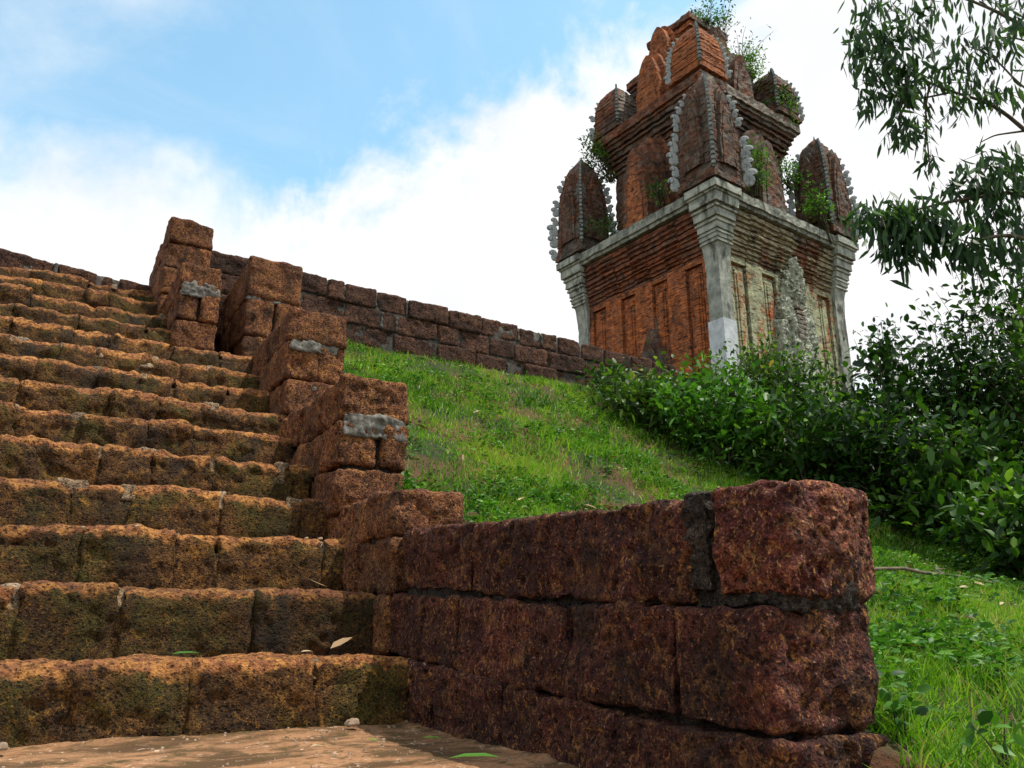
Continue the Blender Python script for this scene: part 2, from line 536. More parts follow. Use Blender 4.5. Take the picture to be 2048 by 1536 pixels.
M['brick'] = brick('brick_orange', (.47, .145, .042), (.29, .090, .032), stain=.78, grey=.18)
M['brick_lichen'] = brick('brick_lichen', (.46, .13, .035), (.28, .085, .03), stain=.42, lichen=.95)
M['brick_dark'] = brick('brick_weathered', (.185, .090, .052), (.105, .056, .038), stain=.78, grey=.75)
M['brick_grey'] = brick('brick_greyed', (.21, .085, .045), (.12, .055, .035), stain=.55, grey=.95)
M['brick_vivid'] = brick('brick_vivid', (.46, .16, .055), (.30, .10, .04), stain=.42, grey=.22)
M['brick_cornice'] = brick('brick_cornice', (.27, .10, .045), (.16, .062, .034), stain=.72, grey=.55, lichen=.7, lichencol=(.30, .30, .25), side=True)
M['brick_band'] = brick('brick_band_lichen', (.30, .10, .04), (.18, .062, .03), stain=.82, grey=.35, lichen=.75, lichencol=(.40, .38, .24), side=True)


def leafmat(name, stops, rough_=.42, trans=.35, spec=.5):
    m, t = newmat(name)
    c = t.colramp(attr_tint(t), stops)
    b = t.n('ShaderNodeBsdfPrincipled', ins={'Base Color': c, 'Roughness': rough_, 'Specular IOR Level': spec})
    tr = t.n('ShaderNodeBsdfTranslucent', ins={'Color': t.mix(1.0, c, (1.25, 1.35, .6), 'MULTIPLY')})
    mx = t.n('ShaderNodeMixShader', ins={0: trans, 1: b.outputs[0], 2: tr.outputs[0]})
    t.n('ShaderNodeOutputMaterial', ins={'Surface': mx.outputs[0]})
    return m


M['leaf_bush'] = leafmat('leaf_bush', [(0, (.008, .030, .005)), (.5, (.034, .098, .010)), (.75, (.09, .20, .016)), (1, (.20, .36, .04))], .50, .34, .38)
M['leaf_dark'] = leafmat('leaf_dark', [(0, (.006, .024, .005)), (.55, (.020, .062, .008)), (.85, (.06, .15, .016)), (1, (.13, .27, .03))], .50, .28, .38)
M['leaf_olive'] = leafmat('leaf_olive', [(0, (.02, .045, .008)), (.5, (.055, .12, .016)), (.85, (.12, .22, .03)), (.93, (.26, .26, .04)), (1, (.36, .26, .06))], .5, .36, .35)
M['leaf_euc'] = leafmat('leaf_eucalyptus', [(0, (.016, .042, .018)), (.6, (.045, .105, .034)), (1, (.13, .24, .06))], .5, .38, .35)
M['leaf_fresh'] = leafmat('leaf_fresh', [(0, (.03, .10, .012)), (.6, (.075, .21, .02)), (1, (.17, .36, .04))], .5, .35, .35)
M['grass'] = leafmat('grass_blade', [(0, (.018, .06, .005)), (.35, (.07, .20, .008)), (.6, (.13, .30, .012)), (.86, (.26, .46, .025)), (.90, (.30, .26, .08)), (1, (.40, .32, .14))], .5, .35, .3)
M['weed'] = leafmat('weed_leaf', [(0, (.012, .05, .008)), (.4, (.045, .14, .018)), (.75, (.10, .25, .02)), (1, (.20, .38, .06))], .5, .3, .3)
M['dry'] = leafmat('dry_leaf', [(0, (.16, .085, .04)), (.6, (.36, .24, .13)), (1, (.60, .48, .33))], .7, .1, .2)
M['bark'] = simple_stone('bark', (.10, .075, .055), (.20, .15, .11), sc=5, damt=.4)
M['stem'] = simple_stone('stem_brown', (.045, .04, .02), (.10, .085, .04), sc=8, damt=.3)
M['stone'] = simple_stone('pale_stone', (.20, .13, .08), (.36, .26, .18), dark=(.25, .18, .12), damt=.3, sc=8, streak=False)

m, t = newmat('soil')
pos = t.n('ShaderNodeNewGeometry').outputs['Position']
c = t.mix(t.ramp(t.noise(pos, 1.3, 6, .6), .4, .62), (.025, .04, .010), (.12, .055, .028))
c = t.mix(t.ramp(t.noise(pos, 22, 5, .7), .5, .68), c, (.06, .04, .022))
finish(t, c, .95, t.noise(pos, 30, 5, .7), .8, .03)
M['soil'] = m

m, t = newmat('floor_laterite')
pos = t.n('ShaderNodeNewGeometry').outputs['Position']
n1 = t.noise(t.scalevec(pos, (1, 2.0, 1)), 2.6, 6, .62, .8)
n2 = t.noise(pos, 40, 5, .7)
c = t.mix(t.ramp(n1, .38, .60), (.085, .045, .018), (.33, .17, .082))
c = t.mix(t.ramp(t.noise(pos, 9, 6, .68, .5), .50, .66), c, (.075, .050, .016))
c = t.mix(t.ramp(t.noise(pos, 15, 4, .7, .6), .60, .68), c, (.52, .36, .25))
c = t.mix(t.math('MULTIPLY', t.ramp(n2, .5, .66), .5), c, (.10, .05, .03))
# dark patches are spread by noise over the whole floor
finish(t, c, .93, t.math('ADD', n2, t.math('MULTIPLY', t.vor(pos, 60), .6)), .7, .012)
M['floor'] = m

# ---------------------------------------------------------------- ground
YS = np.array([-60, -5, 0, 1.4, 2.4, 3.8, 4.7, 6.2, 8, 9.3, 9.9, 14, 20, 40, 80, 300, 1500.])
ZS = np.array([-8, -.7, -.03, .13, .42, .77, 1.05, 1.97, 3.08, 3.84, 4.08, 5.0, 5.3, 5, 2, -6, -20.])


def hz(x, y):
    x = np.asarray(x, float); y = np.asarray(y, float)
    z = np.interp(y, YS, ZS)
    in_stair = np.clip((1.78 - x) / .16, 0, 1) * np.clip((9.6 - y) / .3, 0, 1)
    z = z - 1.0 * in_stair * (y > -8)
    z = z - .10 * np.clip(x - 10, 0, 60) * np.clip((y + 10) / 10, 0, 1)
    return z


def axis(segs):
    return np.unique(np.concatenate([np.arange(a, b, s) for a, b, s in segs]))


gx = axis([(-1500, -60, 90), (-60, -5, 5), (-5, 1.2, .4), (1.2, 2.4, .06), (2.4, 9, .12), (9, 24, .6), (24, 60, 5), (60, 1560, 90)])
gy = axis([(-1500, -60, 90), (-60, -2, 4), (-2, 10.2, .12), (10.2, 26, .8), (26, 80, 6), (80, 1560, 80)])
GX, GY = np.meshgrid(gx, gy, indexing='ij')
P = np.column_stack([GX.ravel(), GY.ravel()])
Zg = hz(P[:, 0], P[:, 1])
near = (np.abs(P[:, 0]) < 14) & (P[:, 1] > -3) & (P[:, 1] < 14)
Zg = Zg + np.where(near, .06 * fbm(P, .9, 3) + .02 * fbm(P, 5, 2), 0)
mb = MB()
idx = np.arange(GX.size).reshape(GX.shape)
mb.add(np.column_stack([P, Zg]), np.stack([idx[:-1, :-1], idx[1:, :-1], idx[1:, 1:], idx[:-1, 1:]], -1).reshape(-1, 4))
tag(mb.build('ground', M['soil']), kind='structure')

# floor at the foot of the stairs
fx = np.arange(-4, 1.72, .03); fy = np.arange(-1.2, 3.75, .03)
GX, GY = np.meshgrid(fx, fy, indexing='ij')
P = np.column_stack([GX.ravel(), GY.ravel()])
zf = .010 * fbm(P, 1.6, 3) + .006 * fbm(P, 9, 4) + .03 * np.clip((P[:, 1] - 3.25) / .4, 0, 1) ** 2 + .03 * np.clip((P[:, 0] - 1.42) / .2, 0, 1) ** 2
mb = MB()
idx = np.arange(GX.size).reshape(GX.shape)
mb.add(np.column_stack([P, zf]), np.stack([idx[:-1, :-1], idx[1:, :-1], idx[1:, 1:], idx[:-1, 1:]], -1).reshape(-1, 4))
tag(mb.build('floor', M['floor']), kind='structure')

# ---------------------------------------------------------------- staircase
RISE, RUN, Y0, NSTEP = .2935, .455, 3.50, 14
stairs = empty('staircase', (0, 0, 0), label='wide staircase of weathered laterite steps climbing the hill', cat='staircase')
for k in range(NSTEP):
    yf = Y0 + RUN * k
    zt = RISE * (k + 1) - (.012 if k == 0 else 0)
    res = .016 if k < 3 else (.02 if k < 7 else .028)
    xr = 1.54 if k < 10 else 1.0
    xl = -.35 - .10 * k - 1.0
    mb = MB(); plugs = []
    x = xl
    while x < xr - .03:
        ln = float(np.clip(rng.normal(.40, .11), .2, .66))
        if x + ln > xr - .14: ln = xr - x
        gap = rng.uniform(-.006, .006) if rng.random() < .8 else rng.uniform(.008, .024)
        dy = rng.normal(0, .008 if k < 4 else .016); dz = rng.normal(0, .005 if k < 3 else .011)
        dep = .56
        h = RISE + .05
        rr = rng.uniform(.022, .032) if k < 4 else rng.uniform(.03, .05)
        cen = (x + ln / 2, yf + dy + dep / 2, zt + dz - h / 2)
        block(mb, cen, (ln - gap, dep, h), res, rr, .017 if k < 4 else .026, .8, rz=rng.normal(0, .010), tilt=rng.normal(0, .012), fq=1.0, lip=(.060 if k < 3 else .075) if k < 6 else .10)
        if rng.random() < (.70 if k < 5 else .45):
            hh = rng.uniform(.06, .15); ww = rng.uniform(.05, .085) * (1.7 if rng.random() < .2 else 1)
            plugs.append(((x + rng.normal(0, .008), yf + .105, zt - hh / 2 - .022), (ww, .15, hh)))
        x += ln
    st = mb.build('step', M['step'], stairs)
    for c_, s_ in plugs:
        pm = MB()
        block(pm, c_, s_, .012, .012, .014, .6, tint=rng.uniform(.35, 1), rz=rng.normal(0, .1), tilt=rng.uniform(-.5, -.2), fq=1.6)
        pm.build('mortar_plug', M['mortar_step'], st)
    core = MB()
    V, Q, N = rbox((xr - xl - .04, .5, RISE + .04), .12, .004)
    core.add(V + np.array([(xr + xl) / 2, yf + .268, zt - .125 - RISE / 2]), Q, tint=.3)
    core.build('joint_fill', M['step'], st)

# ---------------------------------------------------------------- stepped balustrade along the stairs
bal = empty('stair_balustrade', (1.7, 3.8, 0), label='stepped laterite balustrade of block piers beside the stairs', cat='balustrade')


def pier(x0, x1, y0, y1, zb, zt, courses, res, front_split=(), patches=(), name='pier', mat='pier'):
    """courses: heights from the top down; blocks along Y; returns the pier object"""
    mb = MB(); mo = MB()
    z = zt
    for ci, (h, nf) in enumerate(courses):
        ys = [y0]
        while ys[-1] < y1 - .02:
            ln = rng.uniform(.34, .5)
            ys.append(y1 if ys[-1] + ln > y1 - .2 else ys[-1] + ln)
        for yi in range(len(ys) - 1):
            if yi == 0 and nf == 2:
                f = rng.uniform(.45, .6)
                parts = [(x0, x0 + (x1 - x0) * f), (x0 + (x1 - x0) * f, x1)]
            else:
                parts = [(x0, x1)]
            for (a, b) in parts:
                j = rng.normal(0, .010, 3)
                block(mb, ((a + b) / 2 + j[0], (ys[yi] + ys[yi + 1]) / 2 + j[1], z - h / 2), (b - a - .004, ys[yi + 1] - ys[yi] - .004, h - .004), res, .034 if res < .022 else .028, .020 if res < .022 else .015, .8, rz=rng.normal(0, .02), tint=rng.uniform(.25, 1))
        z -= h
    V, Q, N = rbox((x1 - x0 - .11, y1 - y0 - .11, zt - z - .10), .1, .005)
    mo.add(V + np.array([(x0 + x1) / 2, (y0 + y1) / 2, (zt + z) / 2 - .02]), Q, tint=.3)
    o = mb.build(name, M[mat], bal, True, True)
    o2 = mo.build('mortar_core', M['mortar'], o)
    if patches:
        for (c, s_) in patches:
            pm = MB()
            block(pm, (c[0], c[1] + .016, c[2]), s_, .014, .010, .016, .9, tint=rng.uniform(.9, 1.4), fq=2.6)
            pm.build('mortar_patch', M['mortar_light'], o)
    return o


# (x0,x1,y0,y1,zb,zt)
p0 = pier(1.50, 1.92, 3.80, 4.72, .3, 1.10, [(.25, 1), (.29, 1), (.29, 1)], .018, mat='pier')
pA = pier(1.50, 1.955, 4.70, 6.24, .6, 1.955, [(.30, 1), (.30, 2), (.30, 1), (.30, 1)], .020,
          patches=[((1.73, 4.715, 1.625), (.42, .06, .15))])
pB = pier(1.50, 2.00, 6.22, 8.02, 1.6, 2.95, [(.30, 1), (.32, 2), (.30, 1), (.3, 1), (.3, 1)], .024,
          patches=[((1.73, 6.235, 2.62), (.40, .06, .09)), ((1.80, 6.23, 2.27), (.2, .04, .05))])
pC = pier(1.48, 2.04, 8.00, 9.30, 2.4, 4.14, [(.46, 1), (.42, 2), (.3, 2), (.3, 1), (.3, 1)], .026,
          patches=[((1.7, 8.01, 3.68), (.44, .05, .07))])
pD = pier(.82, 1.22, 7.98, 8.9, 2.9, 3.91, [(.30, 1), (.30, 2), (.3, 1), (.3, 1)], .026,
          patches=[((1.02, 7.99, 3.64), (.36, .05, .17))])
pE = pier(.73, 1.20, 8.86, 10.7, 3.3, 4.80, [(.30, 1), (.31, 1), (.31, 2), (.3, 1), (.3, 1)], .028)

# ---------------------------------------------------------------- cheek wall in the foreground
cheek = empty('retaining_wall', (1.7, 2.6, 0), label='low dark laterite retaining wall beside the floor, ending in a red corner block', cat='wall')
mb = MB()
WX0, WX1 = 1.55, 1.90
def ztop(y): return float(np.interp(y, [1.4, 1.7, 2.5, 3.2, 3.8], [.765, .765, .795, .845, .875]))
rowsets = {0: [1.70, 2.42, 3.02, 3.80], 1: [1.40, 1.76, 2.28, 2.62, 3.10, 3.42, 3.80], 2: [1.38, 2.02, 2.7, 3.28, 3.80]}
for row, ys in rowsets.items():
    for a, b in zip(ys[:-1], ys[1:]):
        ymid = (a + b) / 2
        top = ztop(ymid) - .295 * row - (.0 if row == 0 else .005)
        h = .29 if row < 2 else .34
        slope = -(ztop(b) - ztop(a)) / (b - a)
        block(mb, ((WX0 + WX1) / 2 + rng.normal(0, .006) + (.0, -.012, -.02)[row], ymid, top - h / 2), (WX1 - WX0 + .02 * row, b - a - .006, h + .002), .0105, .020, .018, 1.1, rz=rng.normal(0, .01), tilt=-slope, tint=rng.uniform(.15, .75))
cw = mb.build('block', M['wall_dark'], cheek, True, True)
mb = MB()
block(mb, (1.745, 1.50, .632), (.37, .245, .285), .0075, .022, .019, 1.5, rz=.13, tint=.45, tilt=.03)
eb = mb.build('corner_block', M['wall_red'], cheek, True, True)
tag(eb, 'red rough corner block at the end of the top course')
mb = MB()
V, Q, N = rbox((WX1 - WX0 - .085, 2.30, .80), .06, .004)
mb.add(V + np.array([(WX0 + WX1) / 2, 2.61, .33]), Q, tint=.25)
mb.build('mortar', M['mortar'], cheek, True, True)
for c_, s_, tn_ in (((1.572, 1.675, .640), (.07, .085, .27), .7), ((1.585, 1.58, .500), (.08, .30, .075), .6), ((1.71, 1.398, .485), (.28, .06, .07), .5), ((1.582, 1.96, .500), (.08, .40, .05), .4),
                  ((1.585, 2.28, .36), (.08, .05, .25), .3), ((1.590, 1.70, .205), (.08, .40, .035), .3), ((1.585, 1.66, .34), (.08, .04, .2), .3), ((1.58, 2.66, .53), (.08, .5, .05), .3)):
    mb = MB()
    block(mb, (c_[0] + (.032 if s_[0] < .2 and s_[2] < .1 else .022 if s_[0] < .2 else 0), c_[1] + (0 if s_[0] < .2 else .02), c_[2]), s_, .009, .008, .014, .9, tint=tn_, fq=3.0)
    mb.build('mortar_patch', M['mortar'], cheek, True, True)

# ---------------------------------------------------------------- boundary walls on the hill
def wall_run(name, label, p0, p1, zt0, zt1, courses, ch, th, group):
    root = empty(name, ((p0[0] + p1[0]) / 2, (p0[1] + p1[1]) / 2, min(zt0, zt1) - courses * ch), label=label, cat='wall', group=group)
    inv = Matrix.Translation(-Vector(root.location))
    d = np.array(p1) - np.array(p0); L = np.linalg.norm(d); d = d / L
    ang = math.atan2(d[1], d[0])
    mb = MB(); mo = MB()
    for row in range(courses):
        s_ = 0.0
        while s_ < L - .05:
            ln = float(np.clip(rng.normal(.46, .13), .22, .8))
            if s_ + ln > L - .2: ln = L - s_
            c = np.array(p0) + d * (s_ + ln / 2)
            zt = zt0 + (zt1 - zt0) * (s_ + ln / 2) / L - row * ch + rng.normal(0, .006)
            block(mb, (c[0], c[1] + rng.normal(0, .012), zt - ch / 2), (ln - .014, th + rng.normal(0, .008), ch + .002), .03, .024, .015, .9, rz=ang + rng.normal(0, .008), tint=rng.random())
            if rng.random() < .40:
                e = np.array(p0) + d * s_
                V, Q, N = rbox((.030, th - .004, ch * rng.uniform(.5, .9)), .02, .006)
                V = V @ rz_mat(ang + rng.normal(0, .05)).T + np.array([e[0], e[1], zt - ch / 2])
                mo.add(rough(V, N, .012, 2, 0), Q, tint=rng.uniform(.1, .7))
            s_ += ln
    V, Q, N = rbox((L - .04, th - .05, courses * ch - .04), .2, .004)
    c = (np.array(p0) + np.array(p1)) / 2
    V[:, 2] += V[:, 0] * (zt1 - zt0) / L
    mo.add(V @ rz_mat(ang).T + np.array([c[0], c[1], (zt0 + zt1) / 2 - courses * ch / 2]), Q, tint=.05)
    b = mb.build('block', M['far_wall'], root); b.matrix_parent_inverse = inv
    b = mo.build('mortar', M['mortar_wall'], root); b.matrix_parent_inverse = inv
    return root


wall_run('boundary_wall', 'long laterite block wall running from the tall pier across the grassy hilltop to the tower', (1.12, 9.42), (8.4, 9.42), 4.70, 4.40, 4, .265, .36, 'laterite walls along the hilltop')
wall_run('boundary_wall', 'low dark parapet wall at the head of the stairs, left of the tall pier', (-5.6, 8.75), (.78, 10.16), 4.30, 4.36, 3, .265, .36, 'laterite walls along the hilltop')

# ---------------------------------------------------------------- temple tower
TW = empty('temple_tower', (15.309, 15.393, 0), R(5.62), 'weathered brick temple tower with stone corner piers and flame crested turrets', 'tower')
TBASE = 4.3


def loft(mb, prof, seg=.09, amp=.018, fq=1.0, tint=.5, mat=0, cap=True, zdiv=.12):
    """square rings (z, half, cx, cy) lofted upward, walls divided and roughened"""
    pr = [prof[0]]
    for a, b in zip(prof[:-1], prof[1:]):
        n = max(1, int(math.ceil(abs(b[0] - a[0]) / zdiv)))
        for i in range(1, n + 1):
            pr.append(tuple(a[j] + (b[j] - a[j]) * i / n for j in range(len(a))))
    hm = max(p[1] for p in pr)
    n = max(2, int(2 * hm / seg))
    s_ = np.linspace(-1, 1, n + 1)[:-1]
    ring = np.concatenate([np.column_stack([s_, -np.ones(n)]), np.column_stack([np.ones(n), s_]), np.column_stack([-s_, np.ones(n)]), np.column_stack([-np.ones(n), -s_])])
    rn = ring / np.linalg.norm(ring, axis=1)[:, None]
    V = []
    for p in pr:
        cx, cy = (p[2], p[3]) if len(p) > 2 else (0, 0)
        V.append(np.column_stack([ring * p[1] + [cx, cy], np.full(4 * n, p[0])]))
    V = np.concatenate(V)
    N = np.tile(np.column_stack([ring, np.zeros(4 * n)]), (len(pr), 1))
    N = np.where(np.abs(N) > .999, N, 0)
    if amp:
        d = amp * (fbm(V, 3.2 * fq, 3, 2.2) + .8 * fbm(V * np.array([1, 1, 2.5]), 9 * fq, 2, 8.8)) - amp * .3
        V = V + N * d[:, None]
        V[:, 2] += amp * .6 * fbm(V, 4 * fq, 2, 31.)
    k = 4 * n
    i = np.arange(len(pr) - 1)[:, None] * k; j = np.arange(k)[None]; jn = (j + 1) % k
    Q = np.stack([i + j, i + jn, i + k + jn, i + k + j], -1).reshape(-1, 4)
    mb.add(V, Q, tint=tint, mat=mat)
    if cap:
        for lv, flip in ((0, True), (len(pr) - 1, False)):
            c = V[lv * k:(lv + 1) * k].mean(0)
            VV = np.vstack([V[lv * k:(lv + 1) * k], c])
            a = np.arange(k); b = (a + 1) % k
            T = np.column_stack([a, b, np.full(k, k)])
            mb.add(VV, None, T[:, ::-1] if flip else T, tint=tint, mat=mat)


def bands(z0, h0, spec):
    """spec: list of (dz, half) stepped mouldings -> profile with crisp ledges"""
    out = [(z0, h0)]
    for dz, h in spec:
        out.append((out[-1][0] + .004, h)); out.append((out[-1][0] + dz, h))
    return out


# faces: local frames (rotation of face normal): k=0 faces -Y (right in view), 3 faces -X (left in view)
def faceM(k):
    return rz_mat({'front': 0, 'right': math.pi / 2, 'back': math.pi, 'left': -math.pi / 2}[k])


def fbox(mb, k, t0, t1, z0, z1, d0, d1, seg=.07, amp=.012, tint=None, mat=0):
    """box on face k: t along face, d = distance of the front/back plane from the axis"""
    V, Q, N = rbox((t1 - t0, d1 - d0, z1 - z0), seg, .008)
    V = V + np.array([(t0 + t1) / 2, -(d0 + d1) / 2, (z0 + z1) / 2])
    Mx = faceM(k)
    V = V @ Mx.T; N = N @ Mx.T
    d = amp * (fbm(V, 3.5, 3, 1.1) + .8 * fbm(V * np.array([1, 1, 2.4]), 10, 2, 4.4))
    mb.add(V + N * d[:, None], Q, tint=rng.random() if tint is None else tint, mat=mat)


A0 = 2.46   # wall plane of the body
core = MB()
loft(core, [(TBASE, A0 - .045), (9.05, A0 - .045)], .12, .012)
core.build('wall_core', M['brick'], TW, False)
centres = [-1.74, -.58, .58, 1.74]
for k, mat in (('front', 'brick_lichen'), ('left', 'brick'), ('right', 'brick'), ('back', 'brick')):
    mb = MB()
    # pilasters between the recessed panels
    edges = [-2.20]
    for c in centres: edges += [c - .27, c + .27]
    edges += [2.20]
    for i in range(0, len(edges), 2):
        fbox(mb, k, edges[i], edges[i + 1], TBASE, 9.05, A0 - .25, A0 + (.04 if i in (0, 8) else .055))
    for c in centres:
        fbox(mb, k, c - .27, c + .27, 8.92, 9.05, A0 - .25, A0 + .045)
        fbox(mb, k, c - .215, c + .215, TBASE, 8.84, A0 - .25, A0 - .01)
        fbox(mb, k, c - .155, c + .155, TBASE, 8.74, A0 - .2, A0 + .015)
        fbox(mb, k, c - .085, c + .085, TBASE, 8.62, A0 - .2, A0 + .04)
    mb.build('wall', M[mat], TW, False)

# mouldings below the eaves
mb = MB()
BANDS = []
for i, dz_ in enumerate([.10, .035, .06, .04, .09, .045, .035, .08, .04, .06, .035, .10, .045, .04, .07, .04, .09, .05, .10]):
    BANDS.append((dz_, A0 + .03 + .25 * (i / 18) ** 1.15 + (.035 if i % 2 else 0.0) + (.02 if i in (5, 11, 15) else 0)))
loft(mb, bands(9.03, A0 - .1, BANDS), .08, .020, .7)
for k in ('front', 'left', 'right', 'back'):
    zb_ = 9.03
    for dz_, h_ in BANDS:
        for c in (-1.16, 0, 1.16):
            fbox(mb, k, c - .28, c + .28, zb_ + .012, zb_ + dz_ - .008, A0 - .1, h_ + .028, amp=.015, tint=.5)
        zb_ += dz_ + .004
mb.build('cornice', M['brick_band'], TW, False)
mb = MB()
loft(mb, bands(10.30, A0 + .2, [(.10, A0 + .40), (.24, A0 + .455)]) + [(10.66, A0 + .30), (10.80, A0 - .1), (10.86, A0 - .5)], .09, .022)
mb.build('cornice_slab', M['grey_slab'], TW, False)

# grey stone corner piers with flared capitals
PC = [(TBASE, .21, 2.377), (8.45, .205, 2.377), (8.8, .215, 2.38), (9.1, .235, 2.39), (9.22, .26, 2.40)]
for (dz, h, c) in [(.05, .285, 2.415), (.05, .265, 2.41), (.10, .29, 2.42), (.05, .31, 2.43), (.05, .275, 2.43), (.16, .31, 2.44), (.06, .345, 2.45), (.05, .31, 2.45), (.20, .36, 2.465), (.06, .395, 2.475), (.05, .355, 2.475),
                   (.24, .425, 2.495), (.06, .455, 2.50), (.19, .495, 2.515)]:
    z = PC[-1][0]
    PC.append((z + .004, h, c)); PC.append((z + dz, h, c))
pscale = (10.64 - 9.22) / (PC[-1][0] - 9.22)
PC = [(z if z <= 9.22 else 9.22 + (z - 9.22) * pscale, h, c) for z, h, c in PC]
for (sx, sy) in ((-1, -1), (-1, 1), (1, -1), (1, 1)):
    mb = MB()
    loft(mb, [(z, h, sx * c, sy * c) for z, h, c in PC], .06, .008, tint=.5)
    # separate courses of the shaft read through tint
    mb.tint[0] = .25 + .6 * (np.sin(np.floor(mb.V[0][:, 2] / .55) * 12.9898) * .5 + .5)
    cp = mb.build('corner_pier', M['grey'], TW, False)
    if (sx, sy) == (-1, -1):
        mb = MB()
        loft(mb, [(TBASE, .232, -2.377, -2.377), (7.28, .232, -2.377, -2.377)], .08, .002, tint=.6)
        tag(mb.build('repaired_shaft', M['grey_pale'], cp, False), 'pale new stone replacing the foot of the pier')


# flame ornament: curled leaf plate
def ornament_mesh():
    o = np.array([(0, 0), (.20, -.10), (.42, -.08), (.58, .06), (.64, .26), (.60, .45), (.50, .58), (.52, .68), (.62, .70), (.74, .62), (.80, .74), (.74, .90), (.56, 1.0), (.34, .97), (.17, .84), (.06, .62), (0, .35)])
    mb = MB()
    n = len(o)
    th = .10
    c = np.array([.30, .42])
    lay = []
    for y, s_ in ((-th, .80), (-th * .55, 1.0), (th * .55, 1.0), (th, .80)):
        q = c + (o - c) * s_
        lay.append(np.column_stack([q[:, 0], np.full(n, y), q[:, 1]]))
    V = np.concatenate(lay)
    Q = []
    for L in range(3):
        for i in range(n):
            j = (i + 1) % n
            Q.append([L * n + i, L * n + j, L * n + n + j, L * n + n + i])
    mb.add(V, Q)
    for L, flip in ((0, 1), (3, 0)):
        VV = np.vstack([lay[L], lay[L].mean(0) + [0, (-.03 if L == 0 else .03), 0]])
        a = np.arange(n); b = (a + 1) % n
        T = np.column_stack([a, b, np.full(n, n)])
        mb.add(VV, None, T if not flip else T[:, ::-1])
    return mb


orn_proto = ornament_mesh().build('flame_ornament', M['ornament'], None, False)
ORN = orn_proto.data


def make_turret(cx, cy, zb, H, hb, norn, s0, s1, mat, ladder=(-1, -1), name='corner_turret', ridges=((-1, -1), (-1, 1), (1, -1))):
    """square ogive turret with crested ridges"""
    prof = []
    N = 11
    def hh(s_): return hb * (1 - .06 * s_ - .94 * s_ ** 3.5) ** .60 if s_ < 1 else 0.0
    prof = bands(0, hb * 1.06, [(.10 * H / 3.4 * 1.6, hb * 1.10), (.06, hb * 1.0)])
    zz0 = prof[-1][0]
    SS = [i / N for i in range(N)] + [.94, .965, .985, 1.0]
    for i in range(len(SS) - 1):
        s0_, s1_ = SS[i], SS[i + 1]
        a, b = hh(s0_), hh(min(s1_, .996))
        if i >= N - 1:
            prof.append((zz0 + (H - zz0) * s1_, b)); continue
        z0 = zz0 + (H - zz0) * s0_; z1 = zz0 + (H - zz0) * s1_
        prof.append((z0 + .002, a * 1.00)); prof.append((z1 - .035 * H / 3.4 * 2, b * 1.0 + (a - b) * .2)); e_ = .022 if i in (0, 2, 5) else .010
        prof.append((z1 - .03 * H / 3.4 * 2, b + e_)); prof.append((z1, b + e_ * .7))
    tur = empty(name, (cx, cy, zb))
    tur.parent = TW
    mb = MB()
    loft(mb, prof, .07, .03 * (H / 3.4) ** .5, fq=1.3)
    body = mb.build('turret_body', M[mat], tur, False)
    mb = MB()
    tube(mb, [(0, 0, H - .05), (0, 0, H + .04), (0, 0, H + .14)], [.05, .03, .008], 6)
    mb.build('finial', M['ornament_dark'], tur, False)
    for (sx, sy) in ridges:
        if (sx, sy) == tuple(ladder):
            mb = MB()
            nr = int(H / .075)
            for i in range(nr):
                s_ = i / nr * .94
                z = zz0 + (H - zz0) * s_
                h = hh(s_)
                ww = (.105 - .05 * s_) * (hb / .55) ** .5
                if i % 2 == 0: ww *= .62
                dep = .05 + (.035 if i % 2 else 0)
                V, Q, _ = rbox((.16, ww, (H - zz0) / nr * .94 + .002), .08, .006)
                V = V + [dep - .06 - .02, 0, 0]
                V = V @ rz_mat(math.atan2(sy, sx)).T + np.array([sx * h, sy * h, z + .03])
                mb.add(V, Q, tint=.4 + .4 * (i % 2))
            mb.build('ridge_moulding', M['ornament_dark'], tur, False)
        else:
            sizes = [s0 + (s1 - s0) * (i / max(1, norn - 1)) ** .8 for i in range(norn)]
            cum = np.concatenate([[0], np.cumsum(sizes)]) / sum(sizes) * .90
            for i in range(norn):
                s_ = cum[i]
                z = zz0 * .5 + (H - zz0) * s_
                sc = min(sizes[i], (cum[i + 1] - cum[i]) * H * 1.0) * rng.uniform(.74, 1.08) * .98
                h = hh(s_ + .02)
                dead = rng.random() < .09 and i > 1
                if dead: continue
                o = bpy.data.objects.new('flame_ornament', ORN)
                COL.objects.link(o)
                o.parent = tur
                o.scale = (sc * rng.uniform(.95, 1.15), sc * 1.15, sc)
                o.location = (sx * (h - .02), sy * (h - .02), z)
                o.rotation_euler = (0, rng.normal(0, .05), math.atan2(sy, sx) + rng.normal(0, .06))
    return tur


TC = 2.42
make_turret(-TC, -TC, 10.70, 3.35, .56, 10, .52, .24, 'brick_dark')
make_turret(-TC, TC, 10.70, 3.35, .56, 10, .52, .22, 'brick_grey')
make_turret(TC, -TC, 10.70, 3.35, .56, 10, .50, .24, 'brick_dark')
make_turret(TC, TC, 10.70, 3.30, .56, 6, .50, .24, 'brick_dark', ridges=())
bpy.data.objects.remove(orn_proto)

